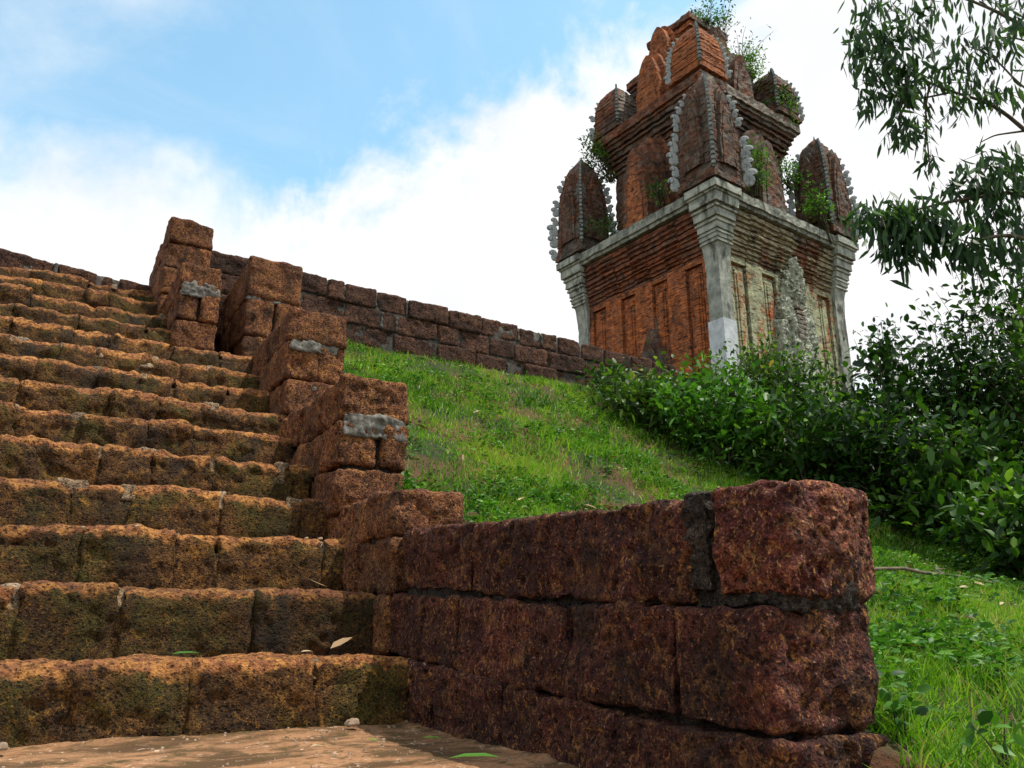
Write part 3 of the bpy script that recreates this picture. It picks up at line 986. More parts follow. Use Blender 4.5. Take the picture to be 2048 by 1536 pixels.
# second tier
mb = MB()
loft(mb, [(10.7, 1.82), (11.2, 1.80), (11.25, 1.74), (13.4, 1.70)], .09, .035)
loft(mb, bands(13.38, 1.70, [(.09, 1.76), (.05, 1.72), (.14, 1.80), (.07, 1.88), (.05, 1.83), (.16, 1.92), (.07, 2.0), (.05, 1.95), (.17, 2.05)]), .09, .035)
mb.build('upper_storey', M['brick_dark'], TW, False)
mb = MB()
loft(mb, bands(14.22, 1.9, [(.10, 2.10), (.28, 2.18)]) + [(14.66, 2.08), (14.76, 1.7), (14.8, 1.3)], .09, .035)
mb.build('upper_cornice', M['brick_cornice'], TW, False)
U = 1.66
for (cx, cy, mat) in ((-U, -U, 'brick_vivid'), (-U + .06, U - .06, 'brick_cornice'), (U, -U, 'brick_grey'), (U, U, 'brick_dark')):
    make_turret(cx, cy, 14.68, 1.80, .53, 8, .34, .19, mat, name='upper_turret', ridges=() if cx > 0 and cy > 0 else ((-1, -1), (-1, 1), (1, -1)))
# third tier and crown
mb = MB()
loft(mb, [(14.7, 1.12), (15.7, 1.08)] + bands(15.7, 1.08, [(.09, 1.16), (.05, 1.11), (.13, 1.20), (.06, 1.28), (.05, 1.22), (.16, 1.31)])[1:], .08, .035)
mb.build('third_storey', M['brick_dark'], TW, False)
mb = MB()
loft(mb, bands(16.30, 1.2, [(.10, 1.34), (.24, 1.41)]) + [(16.76, 1.30), (16.84, .95)], .08, .03)
mb.build('third_cornice', M['brick_cornice'], TW, False)
mb = MB()
loft(mb, [(16.8, .72), (17.35, .70)] + bands(17.35, .70, [(.08, .76), (.05, .72), (.12, .80), (.06, .86), (.14, .83)])[1:], .07, .03)
mb.build('crown_block', M['brick_vivid'], TW, False)
mb = MB()
loft(mb, bands(17.86, .8, [(.20, .90)]) + [(18.12, .86), (18.2, .5)], .07, .035)
mb.build('crown_slab', M['brick_cornice'], TW, False)


def arch_outline(wd, ht, n=26, sharp=.62):
    """pointed (flame) arch: points from the left foot over the tip to the right foot"""
    t = np.linspace(0, 1, n)
    x = wd * (1 - t ** 2.3) ** sharp
    z = ht * t
    L = np.column_stack([-x, z]); Rr = np.column_stack([x, z])[::-1][1:]
    return np.vstack([L, Rr])


def niche(k, tc, zb, wd, ht, dback, dfront, mats, layers=3, parent=TW, name='arched_niche', lean=0.0):
    """stack of pointed-arch slabs, each smaller one set further out, with a recessed face"""
    root = MB()
    Mx = faceM(k)
    def slab(w_, h_, d0, d1, tint, mbx, rough_amp=.03):
        o = arch_outline(w_, h_)
        n = len(o)
        nd = max(2, int((d1 - d0) / .12))
        lay = []
        for i in range(nd + 1):
            d = d0 + (d1 - d0) * i / nd
            lay.append(np.column_stack([tc + o[:, 0], np.full(n, -d), zb + o[:, 1]]))
        V = np.concatenate(lay)
        Nn = np.tile(np.column_stack([o[:, 0] / w_, np.zeros(n), o[:, 1] / h_ * .6]), (nd + 1, 1))
        V = V + Nn * (rough_amp * (fbm(V, 4, 3, 7.) + .7 * fbm(V, 11, 2)))[:, None]
        i = np.arange(nd)[:, None] * n; j = np.arange(n - 1)[None]
        Q = np.stack([i + j, i + j + 1, i + n + j + 1, i + n + j], -1).reshape(-1, 4)
        # front face: rows across from left to right
        F0 = V[-n:]
        half = n // 2
        m_ = 8
        rows = []
        for r_ in range(half + 1):
            a, b = F0[r_], F0[n - 1 - r_]
            s_ = np.linspace(0, 1, m_ + 1)[:, None]
            rows.append(a * (1 - s_) + b * s_)
        FV = np.concatenate(rows)
        FV[:, 1] -= .03 * fbm(FV, 6, 3, 2.)
        a = np.arange(half)[:, None] * (m_ + 1); b = np.arange(m_)[None]
        FQ = np.stack([a + b, a + b + 1, a + m_ + 2 + b, a + m_ + 1 + b], -1).reshape(-1, 4)
        mbx.add(V @ Mx.T, Q, tint=tint); mbx.add(FV @ Mx.T, FQ, tint=tint)
    for L in range(layers):
        f = 1 - .16 * L
        step = (dfront - dback) / layers
        slab(wd * f, ht * (1 - .09 * L), dback if L == 0 else dback + step * L - .02, dback + step * (L + 1), .5, root)
    o = root.build(name, M[mats[0]], parent, False)
    inner = MB()
    slab(wd * (1 - .16 * layers) * .92, ht * (1 - .09 * layers) * .92, dfront - .05, dfront + .02, .6, inner)
    inner.build('niche_face', M[mats[1]], o, False)
    return o


niche('left', -.05, 10.75, .95, 3.35, 1.6, 2.62, ('brick_cornice', 'brick_vivid'), 4)
niche('front', .02, 10.75, .95, 3.25, 1.6, 2.50, ('brick_dark', 'brick_grey'), 4)
niche('right', 0, 10.75, .86, 3.05, 1.6, 2.50, ('brick_dark', 'brick_grey'), 3)
niche('left', .02, 14.70, .92, 2.55, 1.0, 1.92, ('brick_vivid', 'brick_vivid'), 4)
niche('front', .05, 14.70, .85, 2.2, 1.0, 1.88, ('brick_grey', 'brick_grey'), 4)
niche('left', -.05, 16.70, .60, 1.5, .6, 1.30, ('brick_vivid', 'brick_vivid'), 3)
niche('front', 0, 16.70, .55, 1.2, .6, 1.25, ('brick_grey', 'brick_grey'), 3)
niche('left', .30, TBASE, .66, 3.75, 2.3, 2.95, ('brick_dark', 'brick'), 4, name='wall_niche')

# pointed panels on the faces of the corner turrets
for (cx, cy, mt) in ((-TC, -TC, 'brick_dark'), (-TC, TC, 'brick_grey'), (TC, -TC, 'brick_dark')):
    niche('front', cx, 11.15, .36, 2.35, -cy + .40, -cy + .615, (mt, 'brick_dark'), 2, name='turret_panel')
    niche('left', -cy, 11.15, .36, 2.35, -cx + .40, -cx + .615, (mt, 'brick_dark'), 2, name='turret_panel')

# weathered stone relief on the right face, a blind door under a flame finial
mb = MB()
def lump(c, s_, amp=.05, tint=.5):
    V, Q, N = rbox(s_, .045, min(s_) * .2)
    V = V + np.asarray(c); V = rough(V, N, amp * .75, 2.0, .9)
    V = V + N * (.035 * np.sin(V[:, 0] * 42 + 3 * fbm(V, 3, 2)) * (c[2] > 8.5))[:, None]
    mb.add(V @ faceM('front').T, Q, tint=tint)
RX = .22
lump((RX, -2.50, 6.2), (1.5, .30, 3.0), .05)
lump((RX, -2.62, 6.9), (.60, .32, 2.0), .06)
lump((RX - .60, -2.58, 6.9), (.26, .28, 1.6), .05)
lump((RX + .56, -2.58, 7.1), (.34, .28, 2.0), .05)
lump((RX - .02, -2.57, 8.05), (1.15, .28, .60), .08)
lump((RX + .48, -2.56, 7.6), (.42, .26, 1.0), .07)
lump((RX + .05, -2.57, 8.75), (.72, .24, .80), .07)
lump((RX - .36, -2.57, 8.0), (.48, .30, .32), .09)
lump((RX + .34, -2.57, 7.95), (.40, .30, .7), .08)
lump((RX + .08, -2.60, 8.62), (.52, .34, .62), .09)
lump((RX + .10, -2.60, 9.05), (.36, .34, .56), .08)
lump((RX + .08, -2.60, 9.36), (.18, .28, .42), .05)
lump((RX + .33, -2.58, 8.85), (.22, .28, .42), .06)
M['relief'] = simple_stone('relief_stone', (.27, .28, .22), (.45, .46, .36), dark=(.045, .046, .036), damt=.7, sc=1.8)
rel = mb.build('blind_door_relief', M['relief'], TW, False)
mb = MB()
for i in range(7):
    fbox(mb, 'front', RX - .17, RX + .17, 7.30 + i * .13, 7.39 + i * .13, 2.60, 2.80, amp=.02)
mb.build('carved_bands', M['brick_cornice'], rel, False)

# ---------------------------------------------------------------- plants growing on the tower
twm = np.array(Matrix.Translation((15.309, 15.393, 0)) @ Matrix.Rotation(R(5.62), 4, 'Z'))
def tl(x, y, z): return (twm @ np.array([x, y, z, 1.]))[:3]


def shrub(name, base, h, rad, nb, nl, lsize, mat, label, cat='plant', group=None, squash=1.0, lean=(0, 0), hang=0.0, tint=None, stemr=.012, lw=.38, spread=.10, low=.15, hvec=None, leafup=.35, droop=.25, stemmat='stem', tip_only=.35):
    root = empty(name, tuple(base), label=label, cat=cat, group=group)
    st, fo = MB(), MB()
    pos, dirs, tn = [], [], []
    for b in range(nb):
        # branch end inside an ellipsoid crown
        v = rng.normal(size=3); v /= np.linalg.norm(v)
        rr = rng.random() ** .4 * (1 if rng.random() < .86 else rng.uniform(1.1, 1.45))
        e = np.array([v[0] * rad * rr + lean[0] * h, v[1] * rad * rr + lean[1] * h, h * (low + (1 - low) * (.5 + .5 * v[2] * rr)) - hang * h])
        s0 = np.array([rng.normal(0, rad * .12), rng.normal(0, rad * .12), 0])
        mid = s0 * .5 + e * .5 + np.array([0, 0, .18 * h]) * (1 - hang) + rng.normal(size=3) * rad * .08
        tt = np.linspace(0, 1, 6)[:, None]
        pts = (1 - tt) ** 2 * s0 + 2 * tt * (1 - tt) * mid + tt ** 2 * e
        tube(st, pts, np.linspace(stemr, stemr * .3, 6), 4, tint=rng.random())
        k = max(1, int(nl / nb * rng.uniform(.5, 1.5)))
        u = (1 - tip_only) + tip_only * rng.random(k) ** .6 if tip_only < 1 else rng.random(k)
        uu = u[:, None]
        p = (1 - uu) ** 2 * s0 + 2 * uu * (1 - uu) * mid + uu ** 2 * e + rng.normal(size=(k, 3)) * spread
        tg = unit(2 * (1 - uu) * (mid - s0) + 2 * uu * (e - mid))
        d = tg * .5 + rng.normal(size=(k, 3)) * .7 + np.array([0, 0, leafup])
        pos.append(p); dirs.append(d)
        tn.append(np.clip(rng.normal(.40 + .55 * (rng.random() - .5), .2, k), 0, 1))
    pos = np.concatenate(pos); dirs = np.concatenate(dirs); tn = np.concatenate(tn)
    ln = lsize * rng.uniform(.6, 1.25, len(pos))
    leaves(fo, pos, dirs, ln, ln * lw * rng.uniform(.8, 1.2, len(pos)), droop, .22, tint=tn)
    st.build('stem', M[stemmat], root)
    fo.build('foliage', M[mat], root)
    return root


G = 'plants rooted in the tower masonry'
shrub('rooted_shrub', tl(1.55, -1.75, 14.75), 1.25, .60, 40, 1500, .13, 'leaf_dark', 'dark round shrub on the right shoulder of the upper cornice', 'shrub', G)
shrub('rooted_shrub', tl(1.45, -1.95, 14.72), .7, .45, 26, 800, .12, 'leaf_fresh', 'green tuft below the dark round shrub on the upper cornice', 'shrub', G, low=-.3)
shrub('sapling', tl(.35, -.95, 17.0), 2.0, .8, 16, 190, .12, 'leaf_dark', 'thin sparse sapling rising beside the crown of the tower', 'sapling', G, tip_only=.3, low=.5, spread=.10)
shrub('sapling', tl(.9, -1.3, 16.7), 1.5, .75, 12, 90, .12, 'leaf_dark', 'spindly sapling reaching right from the third cornice', 'sapling', G, tip_only=.25, low=.4, lean=(.35, 0))
shrub('rooted_shrub', tl(-1.05, -2.75, 10.85), 2.0, .42, 40, 900, .10, 'leaf_fresh', 'bright green shrub hanging beside the front turret', 'shrub', G, low=.0)
shrub('rooted_shrub', tl(1.55, -1.95, 12.4), 1.0, .35, 22, 420, .12, 'leaf_fresh', 'green tuft under the right end of the upper eaves', 'shrub', G, low=-.2)
shrub('climbing_plant', tl(-1.85, 1.72, 13.2), 1.9, .55, 42, 900, .13, 'leaf_bush', 'leafy creeper hanging over the left edge of the upper storey', 'creeper', G, low=-.1, lean=(-.2, .15))
shrub('rooted_shrub', tl(-2.75, 1.2, 10.8), .75, .5, 26, 420, .11, 'leaf_bush', 'low dark tuft at the foot of the left turret', 'shrub', G)
shrub('rooted_shrub', tl(-2.8, -1.0, 10.8), .9, .35, 20, 260, .11, 'leaf_bush', 'small tuft on the ledge left of the front turret', 'shrub', G)
shrub('rooted_shrub', tl(1.65, -2.85, 10.75), 1.15, .40, 24, 420, .12, 'leaf_fresh', 'light green weed on the ledge left of the right turret', 'shrub', G, lean=(-.2, 0))
shrub('tall_weed', tl(1.75, -2.95, 10.3), 2.0, .22, 6, 50, .12, 'leaf_fresh', 'single bare stalk rising against the right turret', 'weed', G, lean=(-.42, 0), low=.6, tip_only=.3)
shrub('tuft', tl(-.1, -.9, 18.0), .45, .75, 30, 700, .10, 'leaf_fresh', 'mossy green tuft along the right edge of the crown', 'tuft', G, low=-.2)
shrub('tuft', tl(.6, -1.45, 16.3), .9, .85, 44, 1300, .10, 'leaf_fresh', 'grassy tuft over the right side of the third cornice', 'tuft', G, low=-.4)
shrub('tuft', tl(-1.0, -1.75, 15.6), .7, .3, 18, 420, .09, 'leaf_fresh', 'yellow green tuft right of the orange upper turret', 'tuft', G, low=-.2)

# ---------------------------------------------------------------- grass and litter on the slope
def scatter(n, x0, x1, y0, y1, keep):
    out = []
    tot = 0
    while tot < n:
        p = np.column_stack([rng.uniform(x0, x1, n), rng.uniform(y0, y1, n)])
        p = p[rng.random(n) < keep(p)]
        out.append(p); tot += len(p)
    return np.concatenate(out)[:n]


def ground_z(p):
    return hz(p[:, 0], p[:, 1]) + .06 * fbm(p, .9, 3) + .02 * fbm(p, 5, 2)


def keep_slope(p):
    x, y = p[:, 0], p[:, 1]
    d = np.hypot(x, y)
    k = np.clip((3.2 / d) ** 1.25, 0, 1)
    bad = (x < 1.99) & (y > 3.7) | (x < 1.93) & (y > 1.3) | (x < 1.62)
    k = np.where(bad, 0, k)
    patch = .35 + 1.0 * np.clip(fbm(p, 1.1, 3, 11.) * 1.6 + .55, 0, 1)
    bare = np.clip((fbm(p, 1.2, 4, 4.) * 1.2 + np.clip(y - 7.6, 0, 9) * .5 - .42), 0, .93)
    out = ((x - 1.5) * .95 + 0 < (-1.2 + 0 * y))
    return k * patch * (1 - bare) * ~out


def grass_clump(n):
    p = scatter(n, 1.6, 9.2, .3, 9.2, keep_slope)
    z = ground_z(p)
    pos = np.column_stack([p, z - .01])
    dist = np.hypot(p[:, 0], p[:, 1])
    d = unit(np.column_stack([rng.normal(0, .45, n), rng.normal(0, .45, n) - .12, np.ones(n)]))
    tall = np.clip(.5 + fbm(p, .9, 3, 21.), .15, 1.2)
    ln = rng.uniform(.035, .11, n) * (.5 + tall)
    wd = rng.uniform(.003, .0065, n) * np.clip(dist / 4, 1, 2.2)
    t_ = np.clip(rng.normal(.53, .24, n) + .42 * fbm(p, 1.1, 3, 9.) + .30 * fbm(p, 6, 2, 2.), 0, .88)
    t_ = np.where(rng.random(n) < .07, rng.uniform(.9, 1, n), t_)
    mb = MB()
    blades(mb, pos, d, ln, wd, t_, .4)
    return mb


tag(grass_clump(190000).build('grass', M['grass'], None, True), 'bright green grass covering the slope behind the low wall', 'grass', kind='stuff')
mb = MB()
n = 3800
p = scatter(n, 1.7, 9, .5, 9.2, lambda q: keep_slope(q) * np.clip(fbm(q, 1.3, 3, 40.) * 2 + .5, .05, 1) * np.clip((np.hypot(q[:, 0], q[:, 1]) - 1.8) / 2.2, .05, 1))
z = ground_z(p)
k = 9
pos = np.repeat(np.column_stack([p, z]), k, 0)
az = rng.random(n * k) * 6.283
sp = np.repeat(rng.uniform(.02, .07, n), k)
pos = pos + np.column_stack([np.cos(az) * sp * rng.random(n * k), np.sin(az) * sp * rng.random(n * k), rng.uniform(.0, .09, n * k)])
d = np.column_stack([np.cos(az), np.sin(az), rng.uniform(.1, .9, n * k)])
ln = rng.uniform(.025, .06, n * k)
leaves(mb, pos, d, ln, ln * .55, .25, .2, tint=np.clip(np.repeat(rng.normal(.45, .22, n), k) + rng.normal(0, .1, n * k), 0, 1))
tag(mb.build('weeds', M['weed'], None, True), 'low broad leaved weeds growing through the grass', 'weeds', kind='stuff')
mb = MB()
n = 420
p = scatter(n, 1.7, 8, .4, 9.1, lambda q: keep_slope(q) * (np.hypot(q[:, 0], q[:, 1]) > 3.3))
pos = np.column_stack([p, ground_z(p) + .045])
d = np.column_stack([rng.normal(size=n), rng.normal(size=n), rng.normal(0, .25, n)])
ln = rng.uniform(.05, .13, n)
leaves(mb, pos, d, ln, ln * rng.uniform(.2, .4, n), .12, .3, tint=rng.random(n))
tag(mb.build('leaf_litter', M['dry'], None, True), 'dry fallen leaves scattered through the grass', 'leaf litter', kind='stuff')

# ---------------------------------------------------------------- bushes on the right
def gz(x, y): return float(ground_z(np.array([[x, y]]))[0])


BG = 'bushes crowding the right side of the slope'
BUSH = [
    # x, y, height, radius, leaves, leaf size, material, label
    (6.45, 8.30, .60, .50, 420, .19, 'leaf_bush', 'leafy plant with long upright leaves at the left end of the bushes, below the tower'),
    (6.15, 7.25, .85, .60, 1500, .12, 'leaf_olive', 'low bush bordering the grass below the long leaved plant'),
    (6.55, 6.55, 1.25, .70, 1500, .15, 'leaf_fresh', 'bush with pale young leaves above the red corner block of the wall'),
    (7.1, 5.85, 1.45, .75, 2100, .13, 'leaf_bush', 'dense bush right of the pale leaved bush at the grass edge'),
    (7.7, 5.45, 1.5, .75, 2100, .13, 'leaf_dark', 'dark bush behind the twig lying on the right grass'),
    (7.75, 4.55, 1.7, .85, 2600, .145, 'leaf_bush', 'large leaved bush low at the right edge of the picture'),
    (6.8, 3.5, 1.1, .62, 1300, .15, 'leaf_bush', 'small broad leaved bush reaching lowest onto the right grass'),
    (7.95, 8.75, .55, .75, 1900, .11, 'leaf_bush', 'bush in front of the pale foot of the tower pier'),
    (8.6, 8.0, 1.5, .80, 3000, .10, 'leaf_olive', 'glossy bush in front of the blind door of the tower'),
    (9.3, 7.75, 1.75, .85, 2700, .11, 'leaf_bush', 'glossy bush rising over the right pier of the tower'),
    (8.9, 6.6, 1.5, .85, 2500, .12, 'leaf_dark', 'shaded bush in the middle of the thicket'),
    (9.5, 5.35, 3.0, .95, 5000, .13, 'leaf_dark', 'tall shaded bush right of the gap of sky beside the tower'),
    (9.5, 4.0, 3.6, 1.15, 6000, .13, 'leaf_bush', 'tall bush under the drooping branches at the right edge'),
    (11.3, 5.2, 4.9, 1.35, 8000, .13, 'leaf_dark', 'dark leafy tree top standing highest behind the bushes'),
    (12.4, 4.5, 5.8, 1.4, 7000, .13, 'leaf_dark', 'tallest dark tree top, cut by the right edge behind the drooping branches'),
    (11.1, 7.3, 2.6, .8, 1300, .14, 'leaf_dark', 'open leafy shoot against the sky right of the tower'),
    (8.75, 5.85, 2.55, .34, 420, .17, 'leaf_dark', 'tall slim shoot with large dark leaves standing against the sky beside the tower'),
    (10.4, 9.3, .9, .95, 1900, .12, 'leaf_dark', 'low bush behind the glossy bushes near the tower'),
]
for (x, y, h, r_, nl, ls, mt, lab) in BUSH:
    long_leaf = 'long upright' in lab
    shrub('bush', (x, y, gz(x, y) - .03), h, r_, 30 if long_leaf else 16 if 'slim shoot' in lab else max(40, int(nl / 26)), nl, ls, mt, lab, 'bush', BG,
          lw=.26 if long_leaf else .55 if 'slim shoot' in lab else .46, spread=.05 if long_leaf else .11, low=.0, tip_only=.75, leafup=.6 if long_leaf else .25, stemr=.009)
# low ground cover linking the bushes
mb = MB()
n = 9000
def keep_under(q):
    x, y = q[:, 0], q[:, 1]
    lim = np.interp(y, [2, 3.2, 4.5, 5.1, 5.8, 6.6, 7.7, 9.3, 10], [6.3, 6.3, 6.9, 6.7, 6.0, 5.7, 5.8, 6.6, 7.2])
    return (x > lim + rng.normal(0, .12, len(x))).astype(float)
p = scatter(n, 5.2, 11, 1.8, 9.9, keep_under)
pos = np.column_stack([p, ground_z(p) + rng.uniform(0, .45, n) ** 1.4])
d = np.column_stack([rng.normal(size=n), rng.normal(size=n), rng.uniform(0, .9, n)])
ln = rng.uniform(.05, .12, n)
leaves(mb, pos, d, ln, ln * .45, .25, .2, tint=np.clip(rng.normal(.35, .2, n), 0, 1))
tag(mb.build('undergrowth', M['leaf_bush'], None, True), 'low leafy undergrowth between the bushes', 'undergrowth', kind='stuff')

# ---------------------------------------------------------------- eucalyptus reaching in from the right
CY, SY = math.cos(R(30.15)), math.sin(R(30.15))
def hp(az, el, dist):
    """point by bearing right of the view axis, elevation and level distance (metres)"""
    a = R(30.15 + az)
    return np.array([dist * math.sin(a), dist * math.cos(a), .42 + dist * math.tan(R(el))])


euc = empty('eucalyptus_tree', (10.9, 3.6, gz(10.9, 3.6)), label='eucalyptus tree whose drooping branches hang across the upper right sky', cat='tree')
ib = Matrix.Translation(-Vector(euc.location))
br, fo = MB(), MB()
T0 = np.array(euc.location) + [0, 0, -.3]
trunk = MB()
tp = np.array([T0, T0 + [.1, 0, 2.5], T0 + [.0, .15, 5], T0 + [-.2, .3, 8], T0 + [-.3, .5, 11]])
tt = np.linspace(0, 4, 26)
tp = np.column_stack([np.interp(tt, range(5), tp[:, i]) for i in range(3)])
tube(trunk, tp, np.linspace(.20, .07, 26), 10)
o = trunk.build('trunk', M['bark'], euc); o.matrix_parent_inverse = ib


def bez(pts, n=14):
    pts = np.asarray(pts, float)
    t_ = np.linspace(0, len(pts) - 1, n)
    P_ = np.column_stack([np.interp(t_, range(len(pts)), pts[:, i]) for i in range(3)])
    for _ in range(2):
        P_[1:-1] = .25 * P_[:-2] + .5 * P_[1:-1] + .25 * P_[2:]
    return P_


def spray(p, n, size, spread):
    pos = p + rng.normal(size=(n, 3)) * spread * np.array([1, 1, .8])
    d = rng.normal(size=(n, 3)) * .42 + np.array([0, 0, -1.0])
    ln = size * rng.uniform(.6, 1.25, n)
    up = rng.normal(size=(n, 3))
    leaves(fo, pos, d, ln, ln * rng.uniform(.19, .30, n), rng.normal(0, .18, n), .15, tint=np.clip(rng.normal(.4, .22, n), 0, 1), up=up)


def px(x, y, dist):
    """bearing and elevation of a far point, then placed at its own distance"""
    c, s_ = math.cos(R(16.765)), math.sin(R(16.765))
    rx, ry, rf = x - 1024, -(y - 768), 1600
    f = rf * c - ry * s_; u_ = rf * s_ + ry * c
    az = math.degrees(math.atan2(rx, f)); el = math.degrees(math.atan2(u_, math.hypot(rx, f)))
    return hp(az, el, dist)


BR = [  # main limbs as points in space: bearing, elevation, distance
    [(2250, 420, 10.5), (2048, 262, 10.0), (1990, 205, 9.7), (1900, 185, 9.5), (1820, 150, 9.3), (1760, 60, 9.2)],
    [(1900, 185, 9.5), (1830, 200, 9.4), (1780, 190, 9.3), (1745, 150, 9.2)],
    [(1820, 150, 9.3), (1800, 210, 9.25), (1800, 270, 9.2), (1825, 300, 9.2)],
    [(1860, 165, 9.4), (1850, 220, 9.4), (1856, 300, 9.4), (1862, 345, 9.4)],
    [(2250, 300, 10), (2048, 180, 9.3), (1985, 110, 9.1), (1930, 90, 9.0)],
    [(2250, 150, 9.8), (2060, 60, 9.4), (1990, 20, 9.2), (1900, -15, 9.1), (1840, -10, 9.1)],
    [(2250, 150, 9.8), (2080, 90, 9.4), (2010, 70, 9.2), (1960, 95, 9.2)],
    [(2250, 560, 9.5), (2060, 372, 8.9), (1980, 392, 8.7), (1900, 402, 8.5), (1830, 420, 8.4), (1760, 440, 8.3)],
    [(2060, 372, 8.9), (2010, 340, 8.8), (1960, 325, 8.7)],
    [(1980, 392, 8.7), (1975, 440, 8.7), (1960, 470, 8.7)],
    [(2250, 640, 9.2), (2060, 470, 8.6), (1990, 470, 8.5), (1930, 490, 8.5), (1900, 520, 8.5)],
    [(2250, 560, 9.5), (2080, 420, 8.9), (2040, 430, 8.8), (2035, 480, 8.8)],
    [(2048, 262, 10.0), (1990, 270, 9.8), (1960, 285, 9.8)],
]
for i, b in enumerate(BR):
    P_ = bez([px(*q) for q in b])
    tube(br, P_, np.linspace(.03 if len(b) > 4 else .014, .006, len(P_)), 6)
if True:
    # limbs from the trunk out to the branch ends
    for src, dst in ((9, BR[0][0]), (7.6, BR[4][0]), (10.4, BR[5][0]), (5.6, BR[7][0]), (4.8, BR[10][0])):
        k_ = int(np.argmin(abs(tp[:, 2] - (T0[2] + src * .8))))
        e = px(*dst)
        tube(br, bez([tp[k_], tp[k_] * .5 + e * .5 + [0, 0, .25], e]), np.linspace(.06, .03, 14), 6)
SPR = [  # (x, y, dist, leaves, spread) clumps of hanging leaves
    (1750, 20, 9.2, 60, .22), (1785, 35, 9.2, 70, .22), (1735, 75, 9.2, 60, .2), (1775, 85, 9.2, 70, .22), (1745, 120, 9.2, 70, .2), (1800, 75, 9.2, 60, .22), (1725, 105, 9.2, 34, .16),
    (1830, 60, 9.3, 40, .2), (1790, 140, 9.2, 70, .22), (1760, 165, 9.2, 60, .2), (1815, 155, 9.3, 50, .2), (1745, 195, 9.2, 36, .15), (1800, 200, 9.2, 60, .17), (1830, 185, 9.3, 40, .15),
    (1738, 225, 9.2, 16, .09), (1805, 245, 9.2, 44, .13), (1820, 280, 9.2, 44, .12), (1778, 280, 9.2, 8, .10), (1856, 230, 9.4, 20, .12), (1855, 270, 9.4, 12, .1), (1860, 325, 9.4, 30, .09), (1850, 305, 9.4, 10, .1),
    (1865, 155, 9.4, 50, .16), (1905, 165, 9.5, 66, .18), (1940, 180, 9.5, 66, .18), (1970, 195, 9.6, 56, .18), (2000, 190, 9.7, 40, .18), (2020, 200, 9.8, 30, .18), (1925, 215, 9.5, 30, .14), (1900, 225, 9.5, 14, .12),
    (1960, 110, 9.1, 66, .18), (1940, 125, 9.1, 44, .16), (1985, 95, 9.1, 44, .18), (1925, 85, 9.1, 20, .14), (1890, 100, 9.2, 20, .18), (1900, 130, 9.2, 16, .14),
    (1880, 0, 9.1, 30, .15), (1920, -5, 9.1, 40, .18), (1980, 10, 9.2, 40, .2), (2010, 30, 9.2, 40, .2), (2040, 15, 9.3, 40, .2), (2030, 70, 9.2, 44, .18), (2045, 110, 9.3, 40, .18), (1865, 15, 9.1, 14, .12),
    (1735, 440, 8.3, 60, .15), (1765, 445, 8.3, 70, .15), (1800, 470, 8.35, 110, .17), (1830, 450, 8.4, 90, .17), (1860, 440, 8.45, 90, .17), (1890, 455, 8.5, 90, .17), (1810, 510, 8.35, 70, .14), (1870, 480, 8.5, 60, .16), (1825, 420, 8.4, 40, .13), (1785, 425, 8.3, 40, .13), (1900, 490, 8.5, 66, .16), (1775, 500, 8.3, 26, .12),
    (1920, 380, 8.6, 66, .15), (1940, 365, 8.6, 50, .15), (1955, 390, 8.6, 56, .15), (1975, 320, 8.7, 40, .15), (1985, 345, 8.7, 50, .16), (2010, 345, 8.75, 40, .16), (1980, 400, 8.7, 50, .15), (2035, 370, 8.85, 66, .17), (2045, 330, 8.8, 36, .16), (2000, 370, 8.8, 30, .14),
    (1970, 450, 8.7, 60, .15), (1990, 430, 8.7, 40, .14), (2040, 420, 8.8, 60, .16), (2045, 465, 8.8, 44, .15), (1930, 500, 8.5, 66, .17), (1970, 500, 8.5, 66, .17), (2000, 480, 8.6, 40, .15), (2015, 520, 8.6, 30, .16), (2040, 510, 8.6, 44, .17), (1950, 530, 8.5, 50, .17),
    (2120, 60, 9.5, 120, .5), (2150, 200, 9.6, 120, .5), (2150, 400, 9.0, 120, .5), (2160, 520, 9.0, 100, .5),
]
for (x, y, dd, n_, sp_) in SPR:
    c = px(x, y, dd)
    spray(c + np.array([0, 0, .06]), int(n_ * (1.05 if x < 1850 else .62)), .19, sp_ * .70)
    # twigs carrying the leaves
    for _ in range(3):
        e = c + rng.normal(size=3) * sp_ * .7
        tube(br, bez([c + [0, 0, .10], (c + e) / 2 + [0, 0, .05], e], 5), [.005, .004, .004, .003, .002], 4)
o = br.build('branch', M['bark'], euc); o.matrix_parent_inverse = ib
o = fo.build('crown', M['leaf_euc'], euc); o.matrix_parent_inverse = ib

# ---------------------------------------------------------------- small things lying about
def one_leaf(name, x, y, z, ln, wd, az, mat, tint, label, group, curl=.1, tiltz=.1):
    mb = MB()
    d = np.array([[math.cos(az), math.sin(az), tiltz]])
    leaves(mb, np.array([[0, 0, .008]]), d, ln, wd, curl, .3, tint=np.array([tint]), up=np.array([[.1, -.2, 1.]]))
    o = mb.build(name, M[mat], None)
    o.location = (x, y, z)
    tag(o, label, 'leaf', group)


